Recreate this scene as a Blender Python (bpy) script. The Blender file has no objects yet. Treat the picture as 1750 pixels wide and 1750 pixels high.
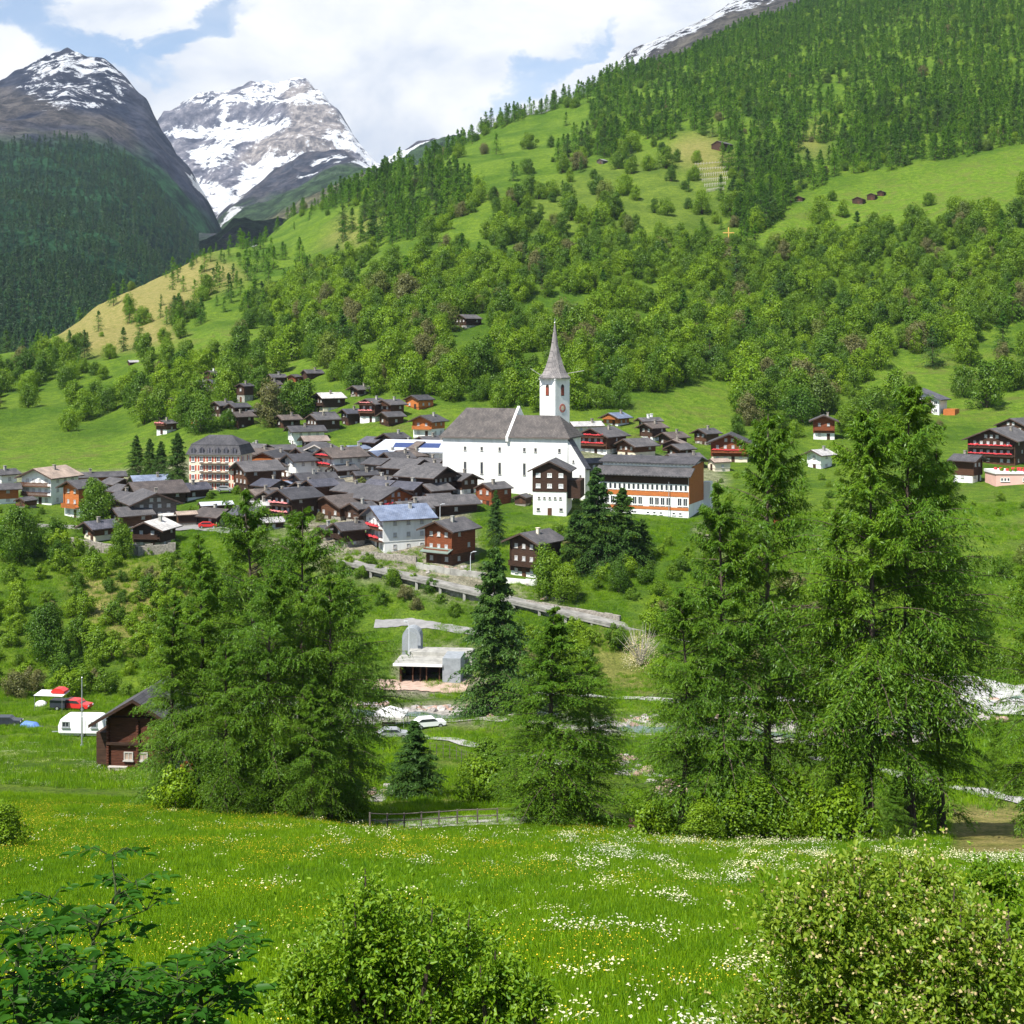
import bpy, math, random
import numpy as np
from mathutils import Vector, Matrix

# ------------------------------------------------------------------ scene, camera, light
SC = bpy.context.scene
COL = SC.collection
F = 2400.0          # focal length in photo pixels (photo is 1750 wide)
HZ = 600.0          # row of the horizon
R = math.radians
cam_d = bpy.data.cameras.new('camera'); cam = bpy.data.objects.new('camera', cam_d); COL.objects.link(cam)
cam.location = (0, 0, 0); cam.rotation_euler = (R(90), 0, 0)
cam_d.sensor_width = 36; cam_d.lens = 36 * F / 1750
cam_d.shift_y = -(875 - HZ) / 1750
cam_d.clip_start = 0.2; cam_d.clip_end = 40000
SC.camera = cam

SUN_EL, SUN_AZ = 54, 38          # elevation; degrees to the left of straight behind the camera
sd = Vector((-math.sin(R(SUN_AZ)) * math.cos(R(SUN_EL)), -math.cos(R(SUN_AZ)) * math.cos(R(SUN_EL)), math.sin(R(SUN_EL))))
sun_d = bpy.data.lights.new('sun', 'SUN'); sun_d.energy = 5.0; sun_d.angle = R(0.5); sun_d.color = (1, .96, .88)
sun = bpy.data.objects.new('sun', sun_d); COL.objects.link(sun)
sun.rotation_euler = sd.to_track_quat('Z', 'Y').to_euler()
SC.view_settings.view_transform = 'Standard'; SC.view_settings.look = 'None'
SC.view_settings.exposure = 0.76; SC.view_settings.gamma = 1
SC.render.resolution_x = 1024; SC.render.resolution_y = 1024

def NN(nt, kind, **kw):
    n = nt.nodes.new(kind)
    for k, v in kw.items(): setattr(n, k, v)
    return n
def math_n(nt, op, a, b=None, clamp=False):
    n = NN(nt, 'ShaderNodeMath', operation=op, use_clamp=clamp)
    for i, v in enumerate((a, b)):
        if v is None: continue
        if isinstance(v, (int, float)): n.inputs[i].default_value = v
        else: nt.links.new(v, n.inputs[i])
    return n.outputs[0]
def mixc(nt, fac, a, b, mode='MIX'):
    n = NN(nt, 'ShaderNodeMix', data_type='RGBA', blend_type=mode)
    for i, v in ((0, fac), (6, a), (7, b)):
        if isinstance(v, (int, float)): n.inputs[i].default_value = v
        elif isinstance(v, tuple): n.inputs[i].default_value = v if len(v) == 4 else (*v, 1)
        else: nt.links.new(v, n.inputs[i])
    return n.outputs[2]
def smooth(nt, v, a, b, lo=0.0, hi=1.0):
    n = NN(nt, 'ShaderNodeMapRange', interpolation_type='SMOOTHSTEP')
    nt.links.new(v, n.inputs[0])
    for i, x in zip((1, 2, 3, 4), (a, b, lo, hi)): n.inputs[i].default_value = x
    return n.outputs[0]
def noise_n(nt, vec, scale, detail=4, rough=.55, dist=0.0):
    n = NN(nt, 'ShaderNodeTexNoise'); n.inputs['Scale'].default_value = scale
    n.inputs['Detail'].default_value = detail; n.inputs['Roughness'].default_value = rough
    n.inputs['Distortion'].default_value = dist
    if vec is not None: nt.links.new(vec, n.inputs['Vector'])
    return n.outputs[0]

world = bpy.data.worlds.new('World'); SC.world = world; world.use_nodes = True
nt = world.node_tree; nt.nodes.clear()
sky = NN(nt, 'ShaderNodeTexSky', sky_type='NISHITA', sun_disc=False)
sky.sun_elevation = R(SUN_EL); sky.sun_rotation = math.atan2(sd.x, sd.y)
sky.altitude = 1400; sky.air_density = 1.0; sky.dust_density = .6
bg1 = NN(nt, 'ShaderNodeBackground'); bg1.inputs[1].default_value = 0.10; nt.links.new(sky.outputs[0], bg1.inputs[0])
tc = NN(nt, 'ShaderNodeTexCoord')
sep = NN(nt, 'ShaderNodeSeparateXYZ'); nt.links.new(tc.outputs['Generated'], sep.inputs[0])
yy = math_n(nt, 'MAXIMUM', math_n(nt, 'ABSOLUTE', sep.outputs[1]), .08)
u = math_n(nt, 'DIVIDE', sep.outputs[0], yy); v = math_n(nt, 'DIVIDE', sep.outputs[2], yy)
comb = NN(nt, 'ShaderNodeCombineXYZ'); nt.links.new(u, comb.inputs[0])
nt.links.new(math_n(nt, 'MULTIPLY', v, 1.6), comb.inputs[1])
nz = noise_n(nt, comb.outputs[0], 7.0, 7, .55, .3)
nz2 = noise_n(nt, comb.outputs[0], 2.2, 5, .5, .2)
wa = math_n(nt, 'ADD', u, math_n(nt, 'MULTIPLY', math_n(nt, 'SUBTRACT', noise_n(nt, comb.outputs[0], 14.0, 5, .6), .5), .10))
wb = math_n(nt, 'ADD', v, math_n(nt, 'MULTIPLY', math_n(nt, 'SUBTRACT', noise_n(nt, comb.outputs[0], 17.0, 5, .6, .5), .5), .07))
def gap(px, py, rx, ry, rot=0):
    cx, cy = (px - 875) / F, (HZ - py) / F
    du = math_n(nt, 'SUBTRACT', wa, cx); dv = math_n(nt, 'SUBTRACT', wb, cy)
    c, s = math.cos(R(rot)), math.sin(R(rot))
    a = math_n(nt, 'ADD', math_n(nt, 'MULTIPLY', du, c * F / rx), math_n(nt, 'MULTIPLY', dv, s * F / rx))
    b = math_n(nt, 'ADD', math_n(nt, 'MULTIPLY', du, -s * F / ry), math_n(nt, 'MULTIPLY', dv, c * F / ry))
    d = math_n(nt, 'ADD', math_n(nt, 'MULTIPLY', a, a), math_n(nt, 'MULTIPLY', b, b))
    return smooth(nt, d, 0.0, 2.6, 1.0, 0.0)
g = gap(120, 55, 150, 26, -28)
for a in ((20, 20, 90, 26, -5), (310, 70, 110, 20, 22), (375, 28, 60, 22, 40), (925, 130, 110, 20, 35), (250, 92, 60, 14, 0), (1000, 95, 60, 12, 35)):
    g = math_n(nt, 'MAXIMUM', g, gap(*a) if a[0] < 900 else math_n(nt, 'MULTIPLY', gap(*a), .8))
cov = math_n(nt, 'SUBTRACT', math_n(nt, 'ADD', .93, math_n(nt, 'MULTIPLY', math_n(nt, 'SUBTRACT', nz, .5), 1.1)), math_n(nt, 'MULTIPLY', g, .88))
covf = smooth(nt, cov, -.1, .95, .12, 1.0)
behind = smooth(nt, math_n(nt, 'ADD', nz2, math_n(nt, 'MULTIPLY', sep.outputs[1], .12)), .42, .6)
covt = math_n(nt, 'MULTIPLY', covf, behind if False else 1.0)
shade = smooth(nt, math_n(nt, 'ADD', math_n(nt, 'MULTIPLY', nz, .6), math_n(nt, 'MULTIPLY', nz2, .4)), .36, .56)
ccol = mixc(nt, shade, (.60, .66, .78), (1.0, .995, .985))
# the far side of the sky (behind the camera) is mostly open
front = smooth(nt, sep.outputs[1], -.1, .5)
covt = math_n(nt, 'MULTIPLY', covf, math_n(nt, 'ADD', math_n(nt, 'MULTIPLY', front, .8), .2))
high = smooth(nt, sep.outputs[2], .35, .7, 1.0, .15)
covt = math_n(nt, 'MULTIPLY', covt, high)
bg2 = NN(nt, 'ShaderNodeBackground'); nt.links.new(ccol, bg2.inputs[0]); bg2.inputs[1].default_value = .68
mx = NN(nt, 'ShaderNodeMixShader'); nt.links.new(covt, mx.inputs[0]); nt.links.new(bg1.outputs[0], mx.inputs[1]); nt.links.new(bg2.outputs[0], mx.inputs[2])
wo = NN(nt, 'ShaderNodeOutputWorld'); nt.links.new(mx.outputs[0], wo.inputs[0])

# ------------------------------------------------------------------ small helpers
rng = np.random.default_rng(7); random.seed(7)
def W(px, py, Y): return Vector(((px - 875) / F * Y, Y, (HZ - py) / F * Y))
def link(o): COL.objects.link(o); return o
def tag(o, label=None, cat=None, group=None, kind=None):
    if label: o['label'] = label
    if cat: o['category'] = cat
    if group: o['group'] = group
    if kind: o['kind'] = kind
    return o
def empty(name, loc, rz=0.0):
    o = bpy.data.objects.new(name, None); o.location = loc; o.rotation_euler = (0, 0, rz); o.empty_display_size = .2
    return link(o)
def hash2(ix, iy, seed):
    h = (ix.astype(np.int64) * 374761393 + iy.astype(np.int64) * 668265263 + seed * 1274126177) & 0xffffffff
    h = ((h ^ (h >> 13)) * 1274126177) & 0xffffffff
    return ((h ^ (h >> 16)) & 0xffff) / 65535.0
def vn(x, y, seed=0):
    x = np.asarray(x, float); y = np.asarray(y, float)
    ix, iy = np.floor(x), np.floor(y); fx, fy = x - ix, y - iy
    fx = fx * fx * (3 - 2 * fx); fy = fy * fy * (3 - 2 * fy)
    a, b = hash2(ix, iy, seed), hash2(ix + 1, iy, seed); c, d = hash2(ix, iy + 1, seed), hash2(ix + 1, iy + 1, seed)
    return (a * (1 - fx) + b * fx) * (1 - fy) + (c * (1 - fx) + d * fx) * fy
def fbm(x, y, seed=0, o=4, g=.5):
    s = 0; a = 1; t = 0
    for i in range(o):
        s = s + a * vn(x * 2 ** i, y * 2 ** i, seed + i * 17); t += a; a *= g
    return s / t
def inpoly(px, py, poly):
    px = np.asarray(px, float); py = np.asarray(py, float); r = np.zeros(px.shape, bool); n = len(poly)
    for i in range(n):
        x1, y1 = poly[i]; x2, y2 = poly[(i + 1) % n]
        if y1 == y2: continue
        c = ((y1 > py) != (y2 > py)) & (px < (x2 - x1) * (py - y1) / (y2 - y1) + x1)
        r ^= c
    return r

class MB:
    def __init__(s): s.v = []; s.f = []; s.m = []
    def poly(s, pts, faces, m=0):
        b = len(s.v); s.v += [tuple(p) for p in pts]
        for f in faces: s.f.append(tuple(b + i for i in f)); s.m.append(m)
        return s
    def box(s, c, d, m=0, rz=0.0, M=None):
        hx, hy, hz = d[0] / 2, d[1] / 2, d[2] / 2; ca, sa = math.cos(rz), math.sin(rz); P = []
        for z in (-hz, hz):
            for x, y in ((-hx, -hy), (hx, -hy), (hx, hy), (-hx, hy)):
                p = Vector((c[0] + x * ca - y * sa, c[1] + x * sa + y * ca, c[2] + z)) if M is None else Vector(c) + M @ Vector((x, y, z))
                P.append(p)
        return s.poly(P, [(3, 2, 1, 0), (4, 5, 6, 7), (0, 1, 5, 4), (1, 2, 6, 5), (2, 3, 7, 6), (3, 0, 4, 7)], m)
    def prism(s, pts, y0, y1, m=0):        # polygon in x,z pushed along y
        n = len(pts)
        P = [(x, y0, z) for x, z in pts] + [(x, y1, z) for x, z in pts]
        F_ = [tuple(range(n)), tuple(range(2 * n - 1, n - 1, -1))] + [((i + 1) % n, i, n + i, n + (i + 1) % n) for i in range(n)]
        return s.poly(P, F_, m)
    def prismz(s, pts, z0, z1, m=0):
        n = len(pts)
        P = [(x, y, z0) for x, y in pts] + [(x, y, z1) for x, y in pts]
        F_ = [tuple(range(n - 1, -1, -1)), tuple(range(n, 2 * n))] + [(i, (i + 1) % n, n + (i + 1) % n, n + i) for i in range(n)]
        return s.poly(P, F_, m)
    def tube(s, path, rad, n=6, m=0):
        path = [Vector(p) for p in path]; P = []; k = len(path)
        for i, p in enumerate(path):
            d = (path[min(i + 1, k - 1)] - path[max(i - 1, 0)]).normalized()
            a = d.cross(Vector((0, 0, 1)) if abs(d.z) < .9 else Vector((1, 0, 0))).normalized(); b = d.cross(a)
            r = rad[i] if hasattr(rad, '__len__') else rad
            for j in range(n):
                t = 2 * math.pi * j / n; P.append(p + a * math.cos(t) * r + b * math.sin(t) * r)
        F_ = [(i * n + j, i * n + (j + 1) % n, (i + 1) * n + (j + 1) % n, (i + 1) * n + j) for i in range(k - 1) for j in range(n)]
        F_ += [tuple(range(n - 1, -1, -1)), tuple(range((k - 1) * n, k * n))]
        return s.poly(P, F_, m)
    def lathe(s, prof, n=8, c=(0, 0, 0), m=0, rot=0.0):
        P = []
        for r, z in prof:
            for j in range(n):
                t = 2 * math.pi * j / n + rot; P.append((c[0] + r * math.cos(t), c[1] + r * math.sin(t), c[2] + z))
        k = len(prof)
        F_ = [(i * n + j, i * n + (j + 1) % n, (i + 1) * n + (j + 1) % n, (i + 1) * n + j) for i in range(k - 1) for j in range(n)]
        F_ += [tuple(range(n - 1, -1, -1)), tuple(range((k - 1) * n, k * n))]
        return s.poly(P, F_, m)
    def mesh(s, name, mats):
        me = bpy.data.meshes.new(name); me.from_pydata(s.v, [], s.f)
        for m in (mats if isinstance(mats, (list, tuple)) else [mats]): me.materials.append(m)
        me.polygons.foreach_set('material_index', s.m); me.update(); return me
    def build(s, name, mats, parent=None, smooth=False):
        me = s.mesh(name, mats)
        if smooth: me.polygons.foreach_set('use_smooth', [True] * len(me.polygons))
        o = bpy.data.objects.new(name, me); o.parent = parent
        return link(o)
def np_mesh(name, V, Fq, mats, midx=None, smooth=False):
    me = bpy.data.meshes.new(name); V = np.asarray(V, np.float32); Fq = np.asarray(Fq, np.int32); k = Fq.shape[1]
    me.vertices.add(len(V)); me.vertices.foreach_set('co', V.ravel())
    me.loops.add(Fq.size); me.loops.foreach_set('vertex_index', Fq.ravel())
    me.polygons.add(len(Fq)); me.polygons.foreach_set('loop_start', np.arange(0, Fq.size, k, dtype=np.int32))
    for m in mats: me.materials.append(m)
    if midx is not None: me.polygons.foreach_set('material_index', np.asarray(midx, np.int32))
    if smooth: me.polygons.foreach_set('use_smooth', np.ones(len(Fq), bool))
    me.update(calc_edges=True); return me
def obj(name, me, parent=None):
    o = bpy.data.objects.new(name, me); o.parent = parent; return link(o)

# ------------------------------------------------------------------ materials
def mat(name, col, var=.2, scale=1.0, rough=.85, bump=0.0, bscale=8.0, stretch=(1, 1, 1), col2=None, detail=5, world_co=False, spec=.25, metal=0.0, rnd=0.0):
    m = bpy.data.materials.new(name); m.use_nodes = True; t = m.node_tree; b = t.nodes['Principled BSDF']
    b.inputs['Roughness'].default_value = rough; b.inputs['Specular IOR Level'].default_value = spec; b.inputs['Metallic'].default_value = metal
    if world_co: vec = NN(t, 'ShaderNodeNewGeometry').outputs['Position']
    else: vec = NN(t, 'ShaderNodeTexCoord').outputs['Object']
    mp = NN(t, 'ShaderNodeMapping'); mp.inputs['Scale'].default_value = stretch; t.links.new(vec, mp.inputs[0])
    n = noise_n(t, mp.outputs[0], scale, detail, .65)
    f = smooth(t, n, .3, .7)
    c2 = col2 or tuple(min(1, c * (1 + var)) for c in col); c1 = tuple(c * (1 - var) for c in col) if not col2 else col
    c = mixc(t, f, c1, c2)
    if rnd:
        oi = NN(t, 'ShaderNodeObjectInfo'); c = mixc(t, 1.0, c, mixc(t, oi.outputs['Random'], tuple([1 - rnd] * 3), tuple([1 + rnd * .6] * 3)), 'MULTIPLY')
    t.links.new(c, b.inputs['Base Color'])
    if bump:
        n2 = noise_n(t, mp.outputs[0], bscale, 4, .6); bp = NN(t, 'ShaderNodeBump'); bp.inputs['Strength'].default_value = bump
        bp.inputs['Distance'].default_value = .1
        t.links.new(n2, bp.inputs['Height']); t.links.new(bp.outputs[0], b.inputs['Normal'])
    return m
def planks(name, col, var=.35, s=4.0):
    m = mat(name, col, var, 1.6, .8, .5, 5, (.5, .5, 6), rnd=.25)
    return m
def roofmat(name, col, col2):
    m = bpy.data.materials.new(name); m.use_nodes = True; t = m.node_tree; b = t.nodes['Principled BSDF']
    b.inputs['Roughness'].default_value = .72; b.inputs['Specular IOR Level'].default_value = .3
    vec = NN(t, 'ShaderNodeTexCoord').outputs['Object']
    br = NN(t, 'ShaderNodeTexBrick'); br.inputs['Scale'].default_value = 1.0
    br.inputs['Mortar Size'].default_value = .02; br.inputs['Brick Width'].default_value = .5; br.inputs['Row Height'].default_value = .4
    mp = NN(t, 'ShaderNodeMapping'); mp.inputs['Rotation'].default_value = (0, 0, R(90)); t.links.new(vec, mp.inputs[0]); t.links.new(mp.outputs[0], br.inputs[0])
    br.inputs['Color1'].default_value = (*col, 1); br.inputs['Color2'].default_value = (*col2, 1); br.inputs['Mortar'].default_value = (*[c * .45 for c in col], 1)
    n = noise_n(t, vec, .35, 4, .6); oi = NN(t, 'ShaderNodeObjectInfo')
    c = mixc(t, 1.0, br.outputs[0], mixc(t, smooth(t, n, .3, .7), (.72, .72, .72), (1.25, 1.22, 1.18)), 'MULTIPLY')
    c = mixc(t, 1.0, c, mixc(t, oi.outputs['Random'], (.7, .7, .74), (1.3, 1.25, 1.2)), 'MULTIPLY')
    t.links.new(c, b.inputs['Base Color'])
    bp = NN(t, 'ShaderNodeBump'); bp.inputs['Strength'].default_value = .5; bp.inputs['Distance'].default_value = .05
    t.links.new(br.outputs['Fac'], bp.inputs['Height']); bp.invert = True; t.links.new(bp.outputs[0], b.inputs['Normal'])
    return m
def leafmat(name, c1, c2, trans=.35, tone=.35, dry=None, gloss=.02):
    m = bpy.data.materials.new(name); m.use_nodes = True; t = m.node_tree; t.nodes.clear()
    ge = NN(t, 'ShaderNodeNewGeometry'); oi = NN(t, 'ShaderNodeObjectInfo')
    f = ge.outputs['Random Per Island']
    c = mixc(t, f, c1, c2)
    n = noise_n(t, ge.outputs['Position'], .12, 3, .6)
    c = mixc(t, smooth(t, n, .35, .68), c, mixc(t, 1.0, c, (1.35, 1.2, .85), 'MULTIPLY'))
    c = mixc(t, 1.0, c, mixc(t, oi.outputs['Random'], (1 - tone, 1 - tone * .8, 1 - tone * .5), (1 + tone, 1 + tone * .7, 1 - tone * .2)), 'MULTIPLY')
    if dry:
        r2 = math_n(t, 'FRACT', math_n(t, 'MULTIPLY', oi.outputs['Random'], 17.3))
        c = mixc(t, smooth(t, r2, .90, .95), c, dry)
    d = NN(t, 'ShaderNodeBsdfDiffuse'); tr = NN(t, 'ShaderNodeBsdfTranslucent'); mx = NN(t, 'ShaderNodeMixShader'); mx.inputs[0].default_value = trans
    t.links.new(c, d.inputs[0]); t.links.new(mixc(t, 1.0, c, (1.3, 1.25, .6), 'MULTIPLY'), tr.inputs[0])
    t.links.new(d.outputs[0], mx.inputs[1]); t.links.new(tr.outputs[0], mx.inputs[2])
    gl = NN(t, 'ShaderNodeBsdfGlossy'); gl.inputs['Roughness'].default_value = .45; gl.inputs[0].default_value = (.8, .9, .8, 1)
    m2 = NN(t, 'ShaderNodeMixShader'); m2.inputs[0].default_value = gloss
    t.links.new(mx.outputs[0], m2.inputs[1]); t.links.new(gl.outputs[0], m2.inputs[2])
    o = NN(t, 'ShaderNodeOutputMaterial'); t.links.new(m2.outputs[0], o.inputs[0]); return m

M = {}
M['slate'] = roofmat('slate', (.070, .070, .076), (.105, .102, .108))
M['slate_brown'] = roofmat('slate_brown', (.10, .084, .076), (.145, .122, .11))
M['slate_blue'] = roofmat('slate_blue', (.13, .17, .26), (.18, .22, .31))
M['slate_dark'] = roofmat('slate_dark', (.06, .065, .085), (.10, .10, .125))
M['pale_roof'] = roofmat('pale_roof', (.42, .42, .42), (.58, .57, .56))
M['tan_roof'] = roofmat('tan_roof', (.30, .24, .20), (.38, .31, .26))
M['orange_roof'] = roofmat('orange_roof', (.42, .17, .08), (.50, .22, .10))
M['church_roof'] = roofmat('church_roof', (.068, .063, .062), (.105, .096, .092))
M['metal_roof'] = mat('metal_roof', (.55, .57, .62), .1, .3, .45, metal=.2)
M['hut_wood'] = planks('hut_wood', (.085, .030, .017))
M['dark_wood'] = planks('dark_wood', (.052, .027, .017))
M['brown_wood'] = planks('brown_wood', (.10, .045, .024))
M['red_wood'] = planks('red_wood', (.20, .058, .022))
M['orange_wood'] = planks('orange_wood', (.40, .13, .035), .2)
M['grey_wood'] = planks('grey_wood', (.12, .10, .09))
M['fascia'] = planks('fascia', (.07, .045, .035))
M['fascia_light'] = mat('fascia_light', (.42, .38, .34), .2, 3)
M['white'] = mat('white_render', (.64, .635, .61), .05, .5, .9, .15, 20, (1, 1, .25), col2=(.80, .80, .78))
M['cream'] = mat('cream_render', (.66, .58, .45), .08, .6, .9)
M['pink'] = mat('pink_render', (.70, .42, .36), .06, .6, .9)
M['stone'] = mat('stone_wall', (.26, .235, .20), .4, 2.5, .95, .8, 5)
M['concrete'] = mat('concrete', (.32, .31, .28), .25, .8, .9, .2, 12)
M['grey_concrete'] = mat('grey_concrete', (.26, .28, .30), .15, 1.2, .9, .2, 12)
M['glass'] = mat('window_glass', (.035, .04, .05), .3, .5, .08, spec=.7)
M['glass_light'] = mat('curtained_glass', (.42, .42, .44), .25, 1.5, .3, spec=.5)
M['frame_white'] = mat('frame_white', (.75, .75, .73), .04, 2, .6)
M['frame_grey'] = mat('frame_grey', (.42, .40, .37), .1, 2, .6)
M['frame_red'] = mat('shutter_red', (.42, .09, .05), .15, 2, .7)
M['flowers_red'] = mat('red_flowers', (.62, .06, .07), .5, 30, .8)
M['flowers_pink'] = mat('pink_flowers', (.7, .25, .25), .4, 30, .8)
M['green_metal'] = mat('green_sheet', (.16, .20, .17), .1, 1, .6)
M['steel'] = mat('galvanised_steel', (.45, .47, .5), .1, 3, .4, metal=.6)
M['solar'] = mat('solar_panel', (.04, .06, .16), .15, 2, .15, spec=.8)
M['asphalt'] = mat('pale_asphalt', (.23, .225, .22), .15, .8, .95, .2, 20, world_co=True)
M['pale_path'] = mat('pale_path', (.36, .35, .33), .15, .8, .95, .2, 20, world_co=True)
M['road_deck'] = mat('road_deck', (.24, .23, .21), .3, .5, .95, .3, 10)
M['spire'] = roofmat('spire', (.20, .19, .19), (.26, .245, .24))
M['gravel'] = mat('gravel', (.30, .28, .25), .35, .9, .95, .8, 6, world_co=True)
M['rock'] = mat('rock', (.34, .31, .29), .4, 1.4, .95, .8, 4, rnd=.2)
M['rock_red'] = mat('rock_red', (.36, .25, .20), .35, 1.4, .95, .8, 4, rnd=.2)
M['bark'] = mat('bark', (.085, .062, .048), .5, 3, .95, .9, 7, (3, 3, .5))
M['bark_pink'] = mat('bark_pink', (.17, .12, .10), .4, 3, .95, .9, 7, (3, 3, .5))
M['water'] = mat('water', (.12, .17, .17), .2, .5, .12, .4, 3, world_co=True, spec=.6)
M['car_white'] = mat('white_paint', (.78, .78, .78), .02, 1, .3, spec=.5)
M['car_red'] = mat('red_paint', (.55, .03, .03), .05, 1, .3, spec=.5)
M['car_dark'] = mat('dark_paint', (.03, .035, .05), .1, 1, .3, spec=.5)
M['car_silver'] = mat('silver_paint', (.4, .41, .43), .05, 1, .3, metal=.4)
M['tyre'] = mat('tyre_rubber', (.02, .02, .02), .2, 4, .8)
M['tent_blue'] = mat('blue_tent_fabric', (.12, .22, .55), .15, 2, .7)
M['awning'] = mat('white_canvas', (.72, .70, .68), .08, 2, .8)
M['gold_wood'] = mat('golden_wood', (.60, .36, .10), .15, 2, .7)
M['clock_red'] = mat('clock_red', (.45, .10, .08), .1, 2, .6)
M['lamp'] = mat('lamp_head', (.55, .57, .6), .05, 2, .4)
M['dry_field'] = mat('mown_field', (.48, .44, .16), .15, .8, .95, world_co=True)

L_larch = leafmat('larch_needles', (.046, .125, .009), (.118, .222, .016), .36, .12)
L_spruce = leafmat('spruce_needles', (.032, .085, .016), (.07, .145, .028), .25, .15)
L_leaf = leafmat('tree_leaves', (.072, .155, .008), (.125, .225, .012), .27, .5, dry=(.15, .15, .05))
L_hillcon = leafmat('hill_conifer_needles', (.052, .14, .010), (.095, .215, .018), .24, .42)
L_darkcon = leafmat('far_conifer_needles', (.018, .06, .026), (.04, .095, .03), .2, .5, dry=(.06, .11, .045))
L_bush = leafmat('bush_leaves', (.08, .19, .008), (.23, .36, .02), .42, .05)
L_bushp = leafmat('flowering_bush_leaves', (.10, .20, .010), (.27, .36, .03), .42, .05)
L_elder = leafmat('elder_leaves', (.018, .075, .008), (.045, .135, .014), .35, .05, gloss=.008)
L_petal = leafmat('faded_blossom', (.42, .32, .16), (.58, .50, .26), .3, .05)
L_white = leafmat('white_petals', (.52, .53, .38), (.72, .72, .56), .25, .02)
L_yellow = leafmat('yellow_petals', (.60, .42, .03), (.75, .60, .05), .2, .02)
L_grass = leafmat('grass_blades', (.072, .19, .005), (.18, .32, .010), .4, .4)
L_blossom = leafmat('blossom', (.42, .40, .34), (.62, .60, .52), .3, .1)

# ------------------------------------------------------------------ terrain (real heights, one sheet)
near = [(1.5, 3160), (6, 2160), (12, 2000), (25, 1752), (40, 1590)]
cols = {
 -1200: near + [(60,1480),(80,1425),(100,1380),(145,1300),(185,1245),(215,1205),(240,1180),(260,1100),(290,985),(320,910),(350,870),(400,820),(480,780),(550,740),(650,700),(750,670),(850,660),(1000,720),(2600,720)],
 0: near + [(60,1480),(80,1425),(100,1382),(145,1302),(185,1254),(215,1212),(235,1190),(250,1130),(270,1040),(290,965),(310,925),(330,885),(350,862),(400,815),(450,792),(480,772),(550,715),(650,655),(750,602),(900,655),(1000,700),(2600,700)],
 200: near + [(60,1480),(80,1425),(100,1385),(145,1312),(185,1255),(215,1212),(235,1190),(255,1120),(275,1030),(295,960),(312,930),(335,890),(355,865),(400,815),(450,780),(490,755),(550,705),(650,625),(750,565),(850,525),(950,490),(1100,560),(2600,700)],
 350: near + [(60,1482),(80,1428),(100,1392),(145,1322),(185,1258),(215,1212),(235,1185),(258,1110),(278,1030),(298,960),(315,915),(335,885),(355,850),(400,800),(450,745),(500,700),(550,660),(650,590),(750,535),(850,488),(1000,428),(1150,470),(2600,700)],
 500: near + [(60,1482),(80,1430),(100,1400),(125,1385),(155,1310),(190,1250),(225,1185),(255,1105),(278,1010),(298,950),(320,905),(345,860),(385,805),(430,765),(470,720),(520,660),(590,600),(700,540),(820,490),(950,440),(1100,395),(1250,368),(1400,400),(2600,700)],
 700: near + [(60,1482),(80,1440),(96,1428),(102,1418),(107,1396),(125,1384),(135,1368),(165,1300),(200,1240),(235,1165),(262,1072),(276,1003),(282,976),(290,962),(302,940),(325,880),(350,835),(385,790),(430,745),(460,700),(500,640),(600,560),(750,450),(900,375),(1100,280),(1300,300),(2600,500)],
 850: near + [(60,1485),(80,1440),(96,1430),(102,1420),(107,1392),(125,1380),(145,1345),(170,1290),(200,1235),(235,1160),(256,1075),(268,1030),(275,1010),(290,975),(305,930),(325,885),(345,848),(385,795),(430,745),(470,690),(520,620),(620,530),(750,430),(900,340),(1100,260),(1300,205),(1500,260),(2600,480)],
 1040: near + [(60,1490),(80,1442),(88,1434),(110,1412),(140,1345),(170,1290),(205,1235),(235,1165),(250,1090),(256,1062),(264,1050),(278,1000),(300,930),(325,886),(350,850),(385,800),(430,745),(480,680),(540,610),(640,520),(780,410),(930,320),(1150,220),(1500,124),(1700,180),(2600,420)],
 1250: near + [(60,1492),(80,1447),(88,1440),(110,1410),(140,1345),(170,1290),(210,1215),(235,1150),(258,1060),(275,1000),(300,935),(325,888),(350,855),(385,810),(430,760),(480,700),(540,640),(640,540),(760,430),(880,340),(1000,260),(1200,180),(1500,95),(1800,52),(2000,100),(2600,300)],
 1440: near + [(60,1492),(80,1452),(88,1445),(110,1410),(140,1345),(170,1290),(210,1210),(235,1145),(260,1060),(280,990),(300,930),(325,880),(350,845),(385,805),(430,755),(500,690),(560,630),(640,555),(700,480),(760,415),(840,350),(950,280),(1150,190),(1400,90),(1700,20),(1900,-15),(2100,30),(2600,200)],
 1750: near + [(60,1492),(80,1450),(100,1420),(120,1400),(140,1345),(170,1290),(210,1210),(240,1130),(260,1060),(280,990),(300,925),(320,870),(345,832),(385,800),(430,745),(500,680),(560,620),(640,520),(700,430),(760,360),(850,290),(1000,210),(1200,100),(1500,-20),(1900,-120),(2200,-80),(2600,0)],
 2950: near + [(60,1480),(80,1440),(100,1410),(120,1390),(140,1345),(170,1290),(210,1210),(240,1120),(260,1050),(280,970),(300,905),(320,840),(345,800),(385,750),(430,690),(500,600),(560,520),(640,420),(700,330),(760,260),(850,190),(1000,80),(1200,-50),(1500,-200),(1900,-350),(2200,-350),(2600,-300)],
}
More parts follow.
